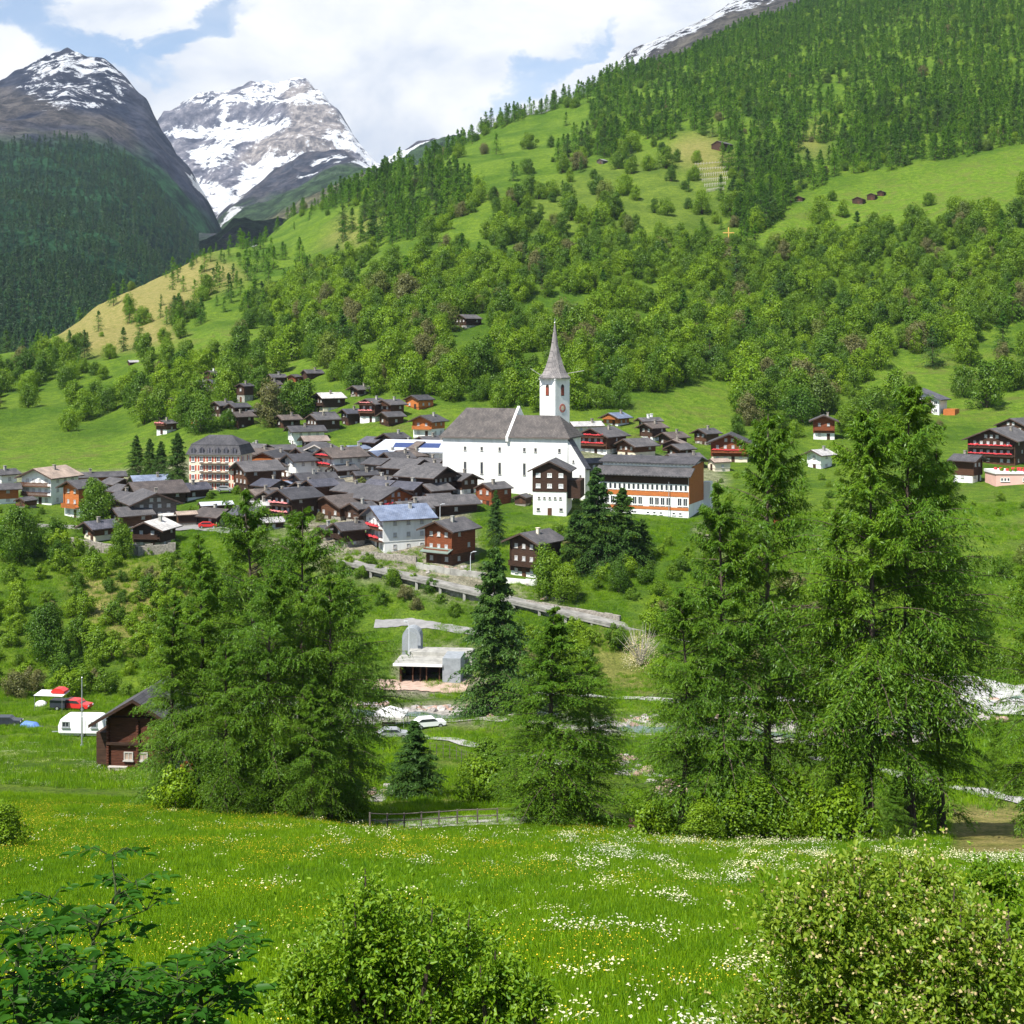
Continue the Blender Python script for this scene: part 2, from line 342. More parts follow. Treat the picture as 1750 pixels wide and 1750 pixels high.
def make_table(cols, PX, YS, blur_y=3, blur_x=4):
    keys = sorted(cols); T = np.zeros((len(keys), len(YS)))
    for i, k in enumerate(keys):
        c = cols[k]; y = np.array([a for a, b in c], float); z = (HZ - np.array([b for a, b in c], float)) / F * y
        T[i] = np.interp(YS, y, z)
    out = np.zeros((len(PX), len(YS)))
    for j in range(len(YS)): out[:, j] = np.interp(PX, keys, T[:, j])
    def blur(A, k, ax):
        if k <= 0: return A
        w = np.hanning(2 * k + 3)[1:-1]; w /= w.sum(); P = np.pad(A, [(k, k) if a == ax else (0, 0) for a in range(2)], mode='edge')
        return np.apply_along_axis(lambda r: np.convolve(r, w, 'valid'), ax, P)
    return blur(blur(out, blur_y, 1), blur_x, 0)
PX = np.arange(-1200, 2951, 8.0); YS = np.geomspace(1.5, 2600, 640)
ZT = make_table(cols, PX, YS, 3, 7)
PXg, YSg = np.meshgrid(PX, YS, indexing='ij'); XT = (PXg - 875) / F * YSg
far = np.clip((YSg - 330) / 250, 0, 1)
ZT = ZT + (fbm(XT / 60, YSg / 60, 3) - .5) * 16 * far * np.clip(YSg / 900, 0, 1) + (fbm(XT / 9, YSg / 9, 5) - .5) * (.5 + 1.6 * np.clip((YSg - 60) / 150, 0, 1) * (1 - .6 * np.clip((YSg - 290) / 20, 0, 1) * np.clip((450 - YSg) / 20, 0, 1)))
# flat valley floor and the meadow stay calm
LY0, LDY = math.log(YS[0]), (math.log(YS[-1]) - math.log(YS[0])) / (len(YS) - 1)
def tz(px, Y):
    px = np.asarray(px, float); Y = np.asarray(Y, float)
    a = np.clip((px - PX[0]) / 8.0, 0, len(PX) - 1.001); b = np.clip((np.log(Y) - LY0) / LDY, 0, len(YS) - 1.001)
    i = a.astype(int); j = b.astype(int); a = a - i; b = (Y - YS[j]) / (YS[j + 1] - YS[j])
    return (ZT[i, j] * (1 - a) + ZT[i + 1, j] * a) * (1 - b) + (ZT[i, j + 1] * (1 - a) + ZT[i + 1, j + 1] * a) * b
def tpy(px, Y): return HZ - tz(px, Y) / np.asarray(Y, float) * F
def gz(x, y): return float(tz(875 + x / y * F, y))
def findY(px, py, ymin=110.0, ymax=2400.0):
    ys = np.geomspace(ymin, ymax, 1500); p = tpy(np.full(ys.shape, px), ys); k = np.argmax(p <= py)
    return float(ys[k]) if p[k] <= py else float(ymax)
def G(px, py, ymin=110.0):
    Y = findY(px, py, ymin); return Vector(((px - 875) / F * Y, Y, float(tz(px, Y))))

def grid_mesh(name, X, Y, Z, mats, attrs=None, smooth=True):
    n, m = X.shape; V = np.stack([X.ravel(), Y.ravel(), Z.ravel()], 1)
    i = np.arange(n * m).reshape(n, m)
    Fq = np.stack([i[:-1, :-1].ravel(), i[1:, :-1].ravel(), i[1:, 1:].ravel(), i[:-1, 1:].ravel()], 1)
    me = np_mesh(name, V, Fq, mats, smooth=smooth)
    if attrs is not None:
        a = me.color_attributes.new(name='zone', type='FLOAT_COLOR', domain='POINT')
        d = np.ones((n * m, 4), np.float32)
        for k, v in enumerate(attrs): d[:, k] = v.ravel()
        a.data.foreach_set('color', d.ravel())
    return obj(name, me)
PYg = HZ - ZT / YSg * F
wob = (fbm(XT / 25, YSg / 25, 11) - .5); wob2 = (fbm(XT / 40 + 9, YSg / 25, 12) - .5)
wx = PXg + wob * 90 * np.clip(YSg / 400, .2, 1); wy = PYg + wob2 * 50 * np.clip(YSg / 400, .2, 1)
def zone(poly, y0=0, y1=1e9): return (inpoly(wx, wy, poly) & (YSg >= y0) & (YSg <= y1)).astype(float)
def soften(A, k=2):
    for ax in (0, 1):
        P = np.pad(A, [(k, k) if a == ax else (0, 0) for a in range(2)], mode='edge')
        A = sum(np.take(P, range(s, s + A.shape[ax]), axis=ax) for s in range(2 * k + 1)) / (2 * k + 1)
    return A
dry = zone([(80,560),(200,480),(330,420),(420,470),(330,520),(290,560),(300,590),(120,600)], 500) \
    + .9 * zone([(100,985),(300,960),(330,1000),(280,1090),(200,1110),(130,1060)], 240, 330) \
    + .8 * zone([(1140,235),(1210,230),(1260,290),(1190,300)], 500) + .8 * zone([(1380,220),(1420,220),(1415,260),(1385,262)], 500) \
    + .12 * zone([(900,330),(1100,260),(1260,290),(1240,400),(900,420)], 500) + .5 * zone([(640,1350),(800,1350),(860,1400),(640,1410)], 110, 160) \
    + .6 * zone([(1000,1080),(1120,1080),(1110,1190),(1010,1180)], 200, 260) + .6 * zone([(560,395),(620,370),(640,420),(560,420)], 600)
dry = dry + 1.0 * zone([(1615,1380),(1800,1380),(1800,1466),(1635,1466)], 60, 135)
lush = zone([(-600,760),(330,740),(330,830),(-600,830)], 380, 600) + zone([(240,570),(560,560),(560,640),(250,640)], 450) \
    + zone([(1220,440),(1400,330),(1800,260),(1800,330),(1500,400),(1380,420)], 500) + zone([(1440,700),(1500,620),(1750,600),(1850,640),(1800,720)], 400) \
    + zone([(1080,690),(1240,650),(1240,760),(1080,760)], 380) + zone([(600,690),(760,690),(760,760),(600,760)], 400) \
    + .9 * zone([(0,1200),(300,1200),(300,1260),(0,1260)], 150, 240) + .8 * zone([(620,1220),(900,1240),(900,1340),(620,1340)], 130, 220) \
    + .6 * zone([(690,1040),(830,1040),(830,1130),(690,1130)], 230, 275) + .7 * zone([(1640,830),(1900,830),(1900,960),(1640,960)], 300, 360) + .5 * (YSg < 140) * (1 - np.clip(dry, 0, 1))
bare = .9 * zone([(330,880),(700,920),(900,1000),(1000,1020),(1000,1060),(700,1000),(560,965)], 270, 312) \
    + .6 * zone([(-100,850),(500,820),(1000,800),(1230,830),(1230,800),(700,740),(300,770),(-100,830)], 300, 420) \
    + .9 * zone([(570,1205),(900,1195),(1100,1230),(1300,1225),(1300,1260),(1050,1262),(900,1235),(570,1235)], 185, 225) \
    + .9 * zone([(430,770),(770,745),(800,870),(830,960),(600,965),(540,905),(430,885)], 300, 420) \
    + .9 * zone([(670,1100),(840,1100),(840,1185),(670,1185)], 215, 262) \
    + .8 * zone([(1180,900),(1230,880),(1240,940),(1180,930)], 290, 340)
ter_m = bpy.data.materials.new('meadow_ground'); ter_m.use_nodes = True
t = ter_m.node_tree; b = t.nodes['Principled BSDF']; b.inputs['Roughness'].default_value = .95; b.inputs['Specular IOR Level'].default_value = .1
ge = NN(t, 'ShaderNodeNewGeometry'); at = NN(t, 'ShaderNodeAttribute', attribute_name='zone'); sp = NN(t, 'ShaderNodeSeparateColor'); t.links.new(at.outputs['Color'], sp.inputs[0])
pos = ge.outputs['Position']
n1 = noise_n(t, pos, .03, 5, .6); n2 = noise_n(t, pos, .35, 6, .65); n3 = noise_n(t, pos, 3.0, 5, .7)
c = mixc(t, smooth(t, n1, .35, .65), (.048, .105, .010), (.092, .16, .018))
c = mixc(t, smooth(t, n2, .38, .66), c, mixc(t, 1.0, c, (1.5, 1.35, 1.0), 'MULTIPLY'))
lu = mixc(t, smooth(t, n2, .35, .65), (.080, .155, .012), (.14, .225, .022))
dr = mixc(t, smooth(t, n2, .35, .65), (.19, .19, .055), (.29, .25, .10))
ba = mixc(t, smooth(t, n2, .4, .6), (.20, .18, .15), (.34, .31, .27))
lu = mixc(t, smooth(t, noise_n(t, pos, .09, 6, .7, .6), .46, .66), lu, (.125, .155, .035))
c = mixc(t, sp.outputs[1], c, lu); c = mixc(t, sp.outputs[0], c, dr); c = mixc(t, sp.outputs[2], c, ba)
c = mixc(t, 1.0, c, mixc(t, smooth(t, n3, .3, .7), (.55, .62, .5), (1.42, 1.32, 1.2)), 'MULTIPLY')
t.links.new(c, b.inputs['Base Color'])
bp = NN(t, 'ShaderNodeBump'); bp.inputs['Strength'].default_value = .9; bp.inputs['Distance'].default_value = .4
t.links.new(n3, bp.inputs['Height']); bp2 = NN(t, 'ShaderNodeBump'); bp2.inputs['Strength'].default_value = .7; bp2.inputs['Distance'].default_value = 2.5
t.links.new(n2, bp2.inputs['Height']); t.links.new(bp.outputs[0], bp2.inputs['Normal']); t.links.new(bp2.outputs[0], b.inputs['Normal'])
ground = grid_mesh('ground', XT, YSg, ZT, [ter_m], [soften(np.clip(dry, 0, 1)), soften(np.clip(lush, 0, 1)), soften(np.clip(bare, 0, 1), 1)])
tag(ground, kind='structure')

# ------------------------------------------------------------------ far mountains
def rockmat(name, rockc, rock2, green, tan, snow=(.82, .84, .88), sf=.02):
    m = bpy.data.materials.new(name); m.use_nodes = True; t = m.node_tree; b = t.nodes['Principled BSDF']
    b.inputs['Roughness'].default_value = .95; b.inputs['Specular IOR Level'].default_value = .05
    ge = NN(t, 'ShaderNodeNewGeometry'); at = NN(t, 'ShaderNodeAttribute', attribute_name='zone'); sp = NN(t, 'ShaderNodeSeparateColor'); t.links.new(at.outputs['Color'], sp.inputs[0])
    mp = NN(t, 'ShaderNodeMapping'); mp.inputs['Scale'].default_value = (1, 1, .35); t.links.new(ge.outputs['Position'], mp.inputs[0])
    n = noise_n(t, mp.outputs[0], .012, 8, .68); n2 = noise_n(t, ge.outputs['Position'], sf, 9, .76)
    c = mixc(t, smooth(t, n, .35, .65), rockc, rock2)
    c = mixc(t, sp.outputs[1], c, mixc(t, smooth(t, n2, .4, .6), green, tuple(x * 1.5 for x in green)))
    c = mixc(t, sp.outputs[2], c, mixc(t, smooth(t, n2, .4, .6), tan, tuple(x * 1.3 for x in tan)))
    sn = smooth(t, math_n(t, 'ADD', sp.outputs[0], math_n(t, 'MULTIPLY', math_n(t, 'SUBTRACT', n2, .5), 2.2)), .46, .54)
    c = mixc(t, 1.0, c, mixc(t, smooth(t, n2, .36, .64), (.5, .5, .55), (1.6, 1.5, 1.4)), 'MULTIPLY'); c = mixc(t, sn, c, snow); t.links.new(c, b.inputs['Base Color'])
    bp = NN(t, 'ShaderNodeBump'); bp.inputs['Strength'].default_value = 1.0; bp.inputs['Distance'].default_value = 40
    t.links.new(n2, bp.inputs['Height']); t.links.new(bp.outputs[0], b.inputs['Normal']); return m
def mountain(name, cols, pxr, yr, step, ny, mat_, amp, nscale, zonefn, seed):
    px = np.arange(pxr[0], pxr[1] + 1, step); ys = np.linspace(yr[0], yr[1], ny)
    Z = make_table(cols, px, ys, 2, 3); P, Yg = np.meshgrid(px, ys, indexing='ij'); X = (P - 875) / F * Yg
    rid = 0; a = 1; tot = 0
    for k in range(5):
        rid = rid + a * (1 - abs(2 * vn(X / nscale * 2 ** k, Yg / nscale * 2 ** k, seed + k * 7) - 1)); tot += a; a *= .5
    Z = Z + (rid / tot - .62) * amp
    py = HZ - Z / Yg * F
    gy = np.gradient(Z, axis=1) / np.gradient(Yg, axis=1); gx = np.gradient(Z, axis=0) / np.gradient(X, axis=0)
    slope = np.sqrt(gx ** 2 + gy ** 2)
    nzv = fbm(X / nscale * 2, Yg / nscale * 2, seed + 90, 4)
    s, gr, tn = zonefn(P, py, slope, nzv, Yg); s = soften(s * 1.0, 3); tn = soften(tn * 1.0, 4); gr = soften(gr * 1.0, 3)
    o = grid_mesh(name, X, Yg, Z, [mat_], [np.clip(s, 0, 1), np.clip(gr, 0, 1), np.clip(tn, 0, 1)]); tag(o, kind='structure'); return (px, ys, Z)
m1 = {-500: [(1000,700),(1500,520),(2000,400),(2600,260),(3300,190),(4200,150),(4700,180)],
 0: [(1000,700),(1400,570),(1900,440),(2400,320),(2800,240),(3400,190),(4200,137),(4700,165)],
 60: [(1000,700),(1400,570),(1900,440),(2400,325),(2800,242),(3400,180),(4200,106),(4700,150)],
 115: [(1000,700),(1400,575),(1900,455),(2400,340),(2900,245),(3500,165),(4200,88),(4700,130)],
 175: [(1000,700),(1400,580),(1900,465),(2400,355),(2900,262),(3500,180),(4150,102),(4700,150)],
 215: [(1000,700),(1400,590),(1900,480),(2400,380),(2900,290),(3500,205),(4000,128),(4600,175)],
 250: [(1000,700),(1400,600),(1900,500),(2400,405),(2900,320),(3400,235),(3850,175),(4400,230)],
 290: [(1000,700),(1500,600),(1900,530),(2400,445),(2900,360),(3300,290),(3700,238),(4300,300)],
 325: [(1000,700),(1500,620),(2000,540),(2400,480),(2900,405),(3200,345),(3500,292),(4000,350)],
 355: [(1000,720),(1600,620),(2000,560),(2400,505),(2900,430),(3200,380),(3450,345),(4000,390)],
 380: [(1000,720),(1600,640),(2400,540),(3000,460),(3400,400),(3700,395),(4000,420)],
 430: [(1000,740),(1600,680),(2400,600),(3300,500),(3600,500),(4000,500)]}
mm1 = rockmat('left_mountain_rock', (.030, .040, .075), (.075, .082, .115), (.018, .06, .024), (.14, .125, .10))
def z1(P, py, sl, n, Y):
    s = .40 * inpoly(P, py, [(20,150),(60,100),(120,85),(190,105),(230,150),(210,190),(60,190)]) + .12 * ((P > 50) & (py > 85) & (py < 125)) + .8 * inpoly(P, py, [(310,290),(330,300),(372,345),(372,358),(340,330)]) 
    tree = np.interp(P, [-500, 0, 150, 250, 330, 400], [250, 246, 240, 270, 350, 420]); gr = np.clip((py - tree + 20 + (n - .5) * 60) / 25, 0, 1)
    tn = .5 * inpoly(P, py, [(-500,150),(20,150),(110,180),(220,210),(240,260),(-500,260)]) * (n > .42) * (1 - gr)
    return s, gr, tn
M1 = mountain('mountain_left', m1, (-500, 430), (1000, 4700), 3, 420, mm1, 48, 170, z1, 31)
m2 = {340: [(3400,460),(4000,440),(4600,420),(5200,440)], 380: [(3000,440),(3600,405),(4200,372),(4600,360),(5200,400)], 400: [(3000,430),(3600,395),(4200,360),(4700,345),(5200,370)], 460: [(2800,420),(3400,385),(4000,350),(4700,308),(5000,300),(5400,330)],
 520: [(2600,405),(3200,370),(3800,335),(4600,283),(5000,268),(5400,300)], 570: [(2600,385),(3200,345),(3800,305),(4500,278),(4900,264),(5400,300)], 610: [(2600,380),(3200,320),(3800,290),(4500,282),(4900,274),(5400,300)],
 640: [(2600,380),(3400,310),(4400,294),(4900,288),(5400,300)], 700: [(2400,330),(3400,290),(4400,262),(4800,256),(5400,290)], 740: [(2400,320),(3400,280),(4400,246),(4800,243),(5400,270)], 775: [(2400,300),(3600,250),(4400,238),(5400,270)], 850: [(2400,300),(3600,262),(4400,262),(5400,300)]}
mm2 = rockmat('middle_ridge_rock', (.045, .055, .085), (.10, .10, .12), (.035, .07, .025), (.17, .16, .09))
def z2(P, py, sl, n, Y):
    s = .8 * ((P > 620) & (Y > 4200)) * (n > .5) + .62 * inpoly(P, py, [(480,290),(580,262),(660,290),(600,300),(500,310)]) * (n > .55) + .62 * ((P < 420) & (Y > 3900) & (n > .52))
    gr = .9 * (Y < 4300) * (n < .62); tn = .8 * inpoly(P, py, [(440,385),(540,330),(640,290),(640,320),(520,380)]) * (n > .4)
    return s, gr, tn
mountain('mountain_middle', m2, (340, 850), (2400, 5400), 3, 300, mm2, 80, 220, z2, 51)
m3 = {150: [(5300,430),(6000,380),(7000,300),(7600,250)], 262: [(5300,430),(6000,340),(6500,290),(6900,250),(7000,222),(7500,222),(8000,260)], 280: [(5300,420),(6000,335),(6500,280),(6900,240),(7000,210),(7400,198),(8000,230)],
 310: [(5200,410),(5600,380),(6000,330),(6450,280),(6650,262),(6750,240),(7000,228),(7080,200),(7450,180),(8000,210)],
 340: [(5200,400),(5600,365),(6000,318),(6400,285),(6650,258),(6720,238),(7000,222),(7080,190),(7450,164),(8000,190)],
 385: [(5200,390),(5600,350),(5900,312),(6400,265),(6800,228),(6950,215),(7020,178),(7450,158),(8000,180)],
 430: [(5200,380),(5600,345),(5900,305),(6300,280),(6380,258),(6800,222),(6950,212),(7020,180),(7450,155),(7600,147),(8000,170)],
 470: [(5200,370),(5600,330),(5950,295),(6050,275),(6130,245),(6650,215),(6750,190),(7300,155),(7550,144),(8000,165)],
 495: [(5200,360),(5600,320),(5950,285),(6050,272),(6150,235),(6500,215),(6600,185),(7300,148),(7550,137),(8000,160)],
 526: [(5200,350),(5700,305),(6050,270),(6180,230),(6500,205),(6700,170),(7100,150),(7350,141),(8000,170)],
 550: [(5200,350),(5700,305),(6080,270),(6220,232),(6500,205),(6800,172),(7050,155),(8000,210)],
 575: [(5200,345),(5700,305),(6100,272),(6240,238),(6450,212),(6750,184),(8000,250)],
 600: [(5200,345),(5700,305),(6120,275),(6250,245),(6450,222),(8000,300)], 620: [(5200,345),(5700,310),(6150,280),(6300,262),(8000,320)],
 645: [(5200,350),(6000,310),(6300,290),(8000,340)], 720: [(5200,360),(6000,320),(6300,310),(8000,350)]}
mm3 = rockmat('snow_peak_rock', (.11, .12, .165), (.26, .26, .30), (.06, .08, .03), (.28, .26, .25), (.86, .87, .90))
def z3(P, py, sl, n, Y):
    wy_ = py + (n - .5) * 22
    s = .64 * inpoly(P, wy_, [(285,222),(380,218),(420,212),(490,200),(500,210),(440,235),(405,245),(400,280),(350,292),(315,262),(360,250),(370,236),(285,235)])
    s = np.maximum(s, .68 * inpoly(P, wy_, [(400,340),(415,285),(470,265),(530,257),(545,268),(470,295),(440,330),(380,372),(330,320),(315,295),(400,330)]))
    s = np.maximum(s, .60 * ((py < 178) & (n > .42))); s = np.maximum(s, .62 * inpoly(P, wy_, [(545,160),(600,215),(615,265),(590,262),(545,240),(560,225),(590,225)]) * (n > .45))
    s = np.maximum(s, .7 * (abs(P - (385 + (185 - py) * .18)) < 4.5) * (py < 222) * (py > 150)); s = np.maximum(s, .66 * ((P > 610) | (P < 270)) * (n > .4))
    s = np.maximum(s, .27)
    tn = .8 * inpoly(P, py, [(480,150),(530,140),(600,220),(600,270),(400,280),(440,240),(500,215)])
    return s, 0 * s, tn
mountain('snow_mountain', m3, (150, 720), (5200, 8000), 2, 420, mm3, 110, 250, z3, 71)
m4 = {900: [(1900,330),(2300,300),(3000,320)], 1000: [(1900,260),(2300,190),(3000,250)], 1040: [(1900,200),(2200,150),(2400,122),(3000,180)], 1070: [(1900,175),(2200,125),(2450,97),(3000,150)], 1110: [(1900,150),(2200,105),(2500,72),(3000,120)],
 1170: [(1900,125),(2200,80),(2550,40),(3000,90)], 1240: [(1900,105),(2200,55),(2650,2),(3000,40)], 1350: [(1900,90),(2700,-30),(3000,0)], 1500: [(1900,40),(2800,-90),(3000,-80)], 1800: [(1900,0),(2800,-160),(3000,-160)]}
mm4 = rockmat('right_peak_rock', (.05, .055, .08), (.12, .12, .13), (.06, .09, .03), (.20, .19, .13))
def z4(P, py, sl, n, Y):
    edge = np.interp(P, [1000, 1070, 1170, 1240, 1350, 1800], [122, 97, 40, 2, -30, -160]); d = py - edge
    s = .52 * (d < 26); gr = np.clip((d - 45) / 30, 0, 1); tn = .3 * (d > 24)
    return s, gr, tn
mountain('mountain_right', m4, (900, 1800), (1900, 3000), 3, 160, mm4, 35, 160, z4, 91)

# ------------------------------------------------------------------ leaf geometry (numpy)
def unit(a): return a / np.maximum(np.linalg.norm(a, axis=-1, keepdims=True), 1e-9)
def cards(P, A, B, l, w):
    l = np.asarray(l).reshape(-1, 1); w = np.asarray(w).reshape(-1, 1)
    V = np.stack([P - A * l / 2, P + B * w / 2, P + A * l / 2, P - B * w / 2], 1).reshape(-1, 3)
    return V, np.arange(len(V)).reshape(-1, 4)
def leaf6(P, A, N, l, w):       # folded leaf: two quads, base at P
    A = unit(A); B = unit(np.cross(A, N)); N = np.cross(B, A); l = np.asarray(l).reshape(-1, 1); w = np.asarray(w).reshape(-1, 1)
    up = N * w * .25
    pts = [P, P + A * l * .33 + B * w / 2 + up, P + A * l * .7 + B * w * .36 + up, P + A * l - up * .8, P + A * l * .7 - B * w * .36 + up, P + A * l * .33 - B * w / 2 + up]
    V = np.stack(pts, 1).reshape(-1, 3); k = np.arange(len(P))[:, None] * 6
    return V, np.concatenate([k + np.array([[0, 1, 2, 3]]), k + np.array([[0, 3, 4, 5]])], 0)
def tubes(paths, rads, n=5):
    mb = MB()
    for p, r in zip(paths, rads): mb.tube(p, r, n)
    return mb
def tri2quad(mb):
    V = np.array(mb.v); Q = [f if len(f) == 4 else None for f in mb.f]; Q = [q for q in Q if q]; return V, np.array(Q)

def conifer(r, H, Rm, nb, ntw, ntf, tl, base=.1, peak=.25, droop=.35, rise=.15, ragged=.35, trunk_r=None, wrd=.42, power=.85, wr=.42):
    """returns foliage (V,Fq) and a wood MB"""
    tr = trunk_r or H * .012 + .04
    bend = r.normal(0, H * .012, 2)
    def tc_(z): q = z / H; return np.stack([bend[0] * np.sin(q * 2.5), bend[1] * np.sin(q * 3.1), z], -1)
    q = np.sort(r.uniform(0, 1, nb)) ** .92; z = (base + (1 - base) * q) * H * .985; qz = z / H
    prof = np.where(qz < peak, .62 + .38 * (qz - base) / max(peak - base, .01), ((1 - qz) / (1 - peak)) ** power)
    L = Rm * np.maximum(prof, .03) * (1 + r.normal(0, ragged, nb)).clip(.35, 1.5) + .12
    az = r.uniform(0, 2 * np.pi, nb)
    # lobes on the outline: some sectors are shorter
    L *= 1 + .22 * np.sin(az * 2 + z * .9 + r.uniform(0, 6)) * np.cos(z * .55)
    d = np.stack([np.cos(az), np.sin(az), np.zeros(nb)], -1); side = np.stack([-np.sin(az), np.cos(az), np.zeros(nb)], -1)
    o = tc_(z)
    dr = droop * (1 - qz * .8); ri = rise + qz * .5
    def bp(t): return o[:, None] + d[:, None] * (L[:, None] * t)[..., None] + np.array([0, 0, 1.]) * (L[:, None] * (ri[:, None] * t - dr[:, None] * t * t * 1.5))[..., None]
    mb = MB(); k = 7; mb.tube([tuple(tc_(H * i / k)) for i in range(k + 1)], [tr * (1 - .93 * i / k) * (1.35 if i == 0 else 1) for i in range(k + 1)], 7)
    tt = np.linspace(0, 1, 4)[None].repeat(nb, 0); B = bp(tt)
    for i in range(nb):
        if L[i] > Rm * .3: mb.tube([tuple(x) for x in B[i]], [tr * .16 * (1 - .25 * j) * (.5 + L[i] / Rm * .5) for j in range(4)], 3)
    t = np.linspace(.16, 1, ntw)[None] + r.uniform(-.04, .04, (nb, ntw)); T0 = bp(t)
    sg = np.where(np.arange(ntw) % 2 == 0, 1, -1)[None] * np.ones((nb, 1))
    tw_l = (L[:, None] * wrd * (1.05 - t * .7) * r.uniform(.5, 1.2, (nb, ntw)) + .08)
    tdir = unit(d[:, None] * .7 + side[:, None] * sg[..., None] * r.uniform(.5, 1.2, (nb, ntw))[..., None] + np.array([0, 0, 1.]) * r.uniform(-.55, .12, (nb, ntw))[..., None])
    s = np.linspace(.1, 1, ntf)[None, None] + r.uniform(-.08, .08, (nb, ntw, ntf))
    P = T0[:, :, None] + tdir[:, :, None] * (tw_l[..., None] * s)[..., None] + np.array([0, 0, -1.]) * (tw_l[..., None] * s * s * .55)[..., None]
    P = P.reshape(-1, 3) + r.normal(0, tl * .22, (nb * ntw * ntf, 3))
    A = unit(np.repeat(tdir.reshape(-1, 3), ntf, 0) + r.normal(0, .30, P.shape) + np.array([0, 0, -.30]))
    Bv = unit(np.cross(A, r.normal(0, .38, P.shape) + np.array([0, 0, 1.])))
    V, Q = cards(P, A, Bv, tl * r.uniform(.7, 1.35, len(P)), tl * wr * r.uniform(.7, 1.3, len(P)))
    return (V, Q), mb

def broadleaf(r, H, Wd, nl, nleaf, ls, trunk=.25, flat=.85):
    z0 = H * trunk; cz = z0 + (H - z0) * .5; hz = (H - z0) / 2; cs = []; rs = []
    for i in range(nl):
        q = (i + r.uniform(.2, .8)) / nl; zz = z0 + (H - z0) * (.12 + .8 * q); env = Wd / 2 * (1 - abs(q - .38) ** 1.8 * 1.5) * r.uniform(.6, 1.25)
        a = i * 2.4 + r.uniform(-.5, .5); k = max(env, .15 * Wd) * r.uniform(.35, .95) * (1 - .2 * q); zz *= r.uniform(.9, 1.1)
        cs.append(np.array([np.cos(a) * k, np.sin(a) * k, zz])); rs.append(r.uniform(.12, .29) * min(Wd, H) * (1.1 - .3 * q))
    each = nleaf // nl; P = []; N = []
    for c_, rr in zip(cs, rs):
        u_ = unit(r.normal(0, 1, (each, 3))); rad = rr * r.uniform(.45, 1.18, (each, 1)) ** .7
        P.append(c_ + u_ * rad * np.array([1, 1, 1.12])); N.append(u_)
    P = np.concatenate(P); N = np.concatenate(N); P[:, 2] = np.maximum(P[:, 2], .05)
    N = unit(N + .5 * unit(P - np.array([0, 0, cz])))
    nrm = unit(N + r.normal(0, .42, N.shape)); A = unit(np.cross(nrm, r.normal(0, 1, N.shape))); Bv = np.cross(nrm, A)
    V, Q = cards(P, A, Bv, ls * r.uniform(.7, 1.3, len(P)), ls * .7 * r.uniform(.7, 1.3, len(P)))
    mb = MB(); tr = H * .022 + .04; top = (r.normal(0, .2), r.normal(0, .2), cz)
    mb.tube([(0, 0, -.6), (0, 0, H * trunk * .6), top], [tr * 1.3, tr, tr * .5], 6)
    for c_ in cs[:9]: mb.tube([(0, 0, H * trunk * r.uniform(.5, 1.3)), tuple(c_ * np.array([.5, .5, .9])), tuple(c_)], [tr * .5, tr * .3, tr * .1], 4)
    return (V, Q), mb

def combined(name, fol, mb, mf, mw):
    V, Q = fol; V2, Q2 = tri2quad(mb)
    return np_mesh(name, np.concatenate([V, V2]), np.concatenate([Q, Q2 + len(V)]), [mf, mw], [0] * len(Q) + [1] * len(Q2))
def split(name, fol, mb, mf, mw): return np_mesh(name + '_crown', fol[0], fol[1], [mf]), mb.mesh(name + '_trunk', mw)

# prototypes (mesh data only)
r = np.random.default_rng(11)
near_larch = []
for k in range(6):
    f_, w_ = conifer(r, 25, [4.6, 5.0, 4.2, 5.2, 4.8, 5.0][k], 215, 24, 13, .265, base=[.05, .06, .08, .2, .05, .17][k], peak=[.26, .34, .26, .3, .4, .34][k], droop=.42, rise=.2, ragged=.34, trunk_r=.30, power=[.9, .72, .85, .75, .68, .75][k], wr=.25)
    near_larch.append(split('larch', f_, w_, L_larch, M['bark'] if k != 3 else M['bark_pink']))
near_spruce = []
for k in range(2):
    f_, w_ = conifer(r, 20, 4.2, 300, 16, 10, .34, base=.02, peak=.08, droop=.45, rise=.12, ragged=.2, trunk_r=.28, power=.85, wrd=.42, wr=.45)
    near_spruce.append(split('spruce', f_, w_, L_spruce, M['bark']))
mid_con = [combined('conifer_tree', *conifer(r, 18, 4.2 + .5 * k, 130, 8, 4, .62, base=.04, peak=.12, droop=.35, rise=.1, ragged=.25), [L_hillcon, L_hillcon, L_spruce][k % 3], M['bark']) for k in range(3)]
far_con = [combined('conifer_tree', *conifer(r, 18, 3.9 + .4 * k, 74, 5, 3, 1.0, base=.05, peak=.12, droop=.35, rise=.1, ragged=.25), L_hillcon, M['bark']) for k in range(3)]
dark_con = [combined('conifer_tree', *conifer(r, 20, 4.3 + .4 * k, 46, 5, 2, 1.7, base=.05, peak=.12, droop=.35, rise=.1, ragged=.25), L_darkcon, M['bark']) for k in range(3)]
hill_leaf = [combined('broadleaf_tree', *broadleaf(r, [10, 9, 11.5, 8.5, 10.5][k], [9.6, 10.6, 8.8, 11.0, 8.0][k], 22, 5200, .46, .02), L_leaf, M['bark']) for k in range(5)]
near_leaf = [split('broadleaf_tree', *broadleaf(r, 7, [5.6, 6.8, 4.8][k], 28, 11000, .23, .03), L_leaf, M['bark']) for k in range(3)]
shrub_p = [combined('shrub', *broadleaf(r, 3.2, [4.0, 4.8, 3.4][k], 18, 4200, .20, .0), L_leaf, M['bark']) for k in range(3)]

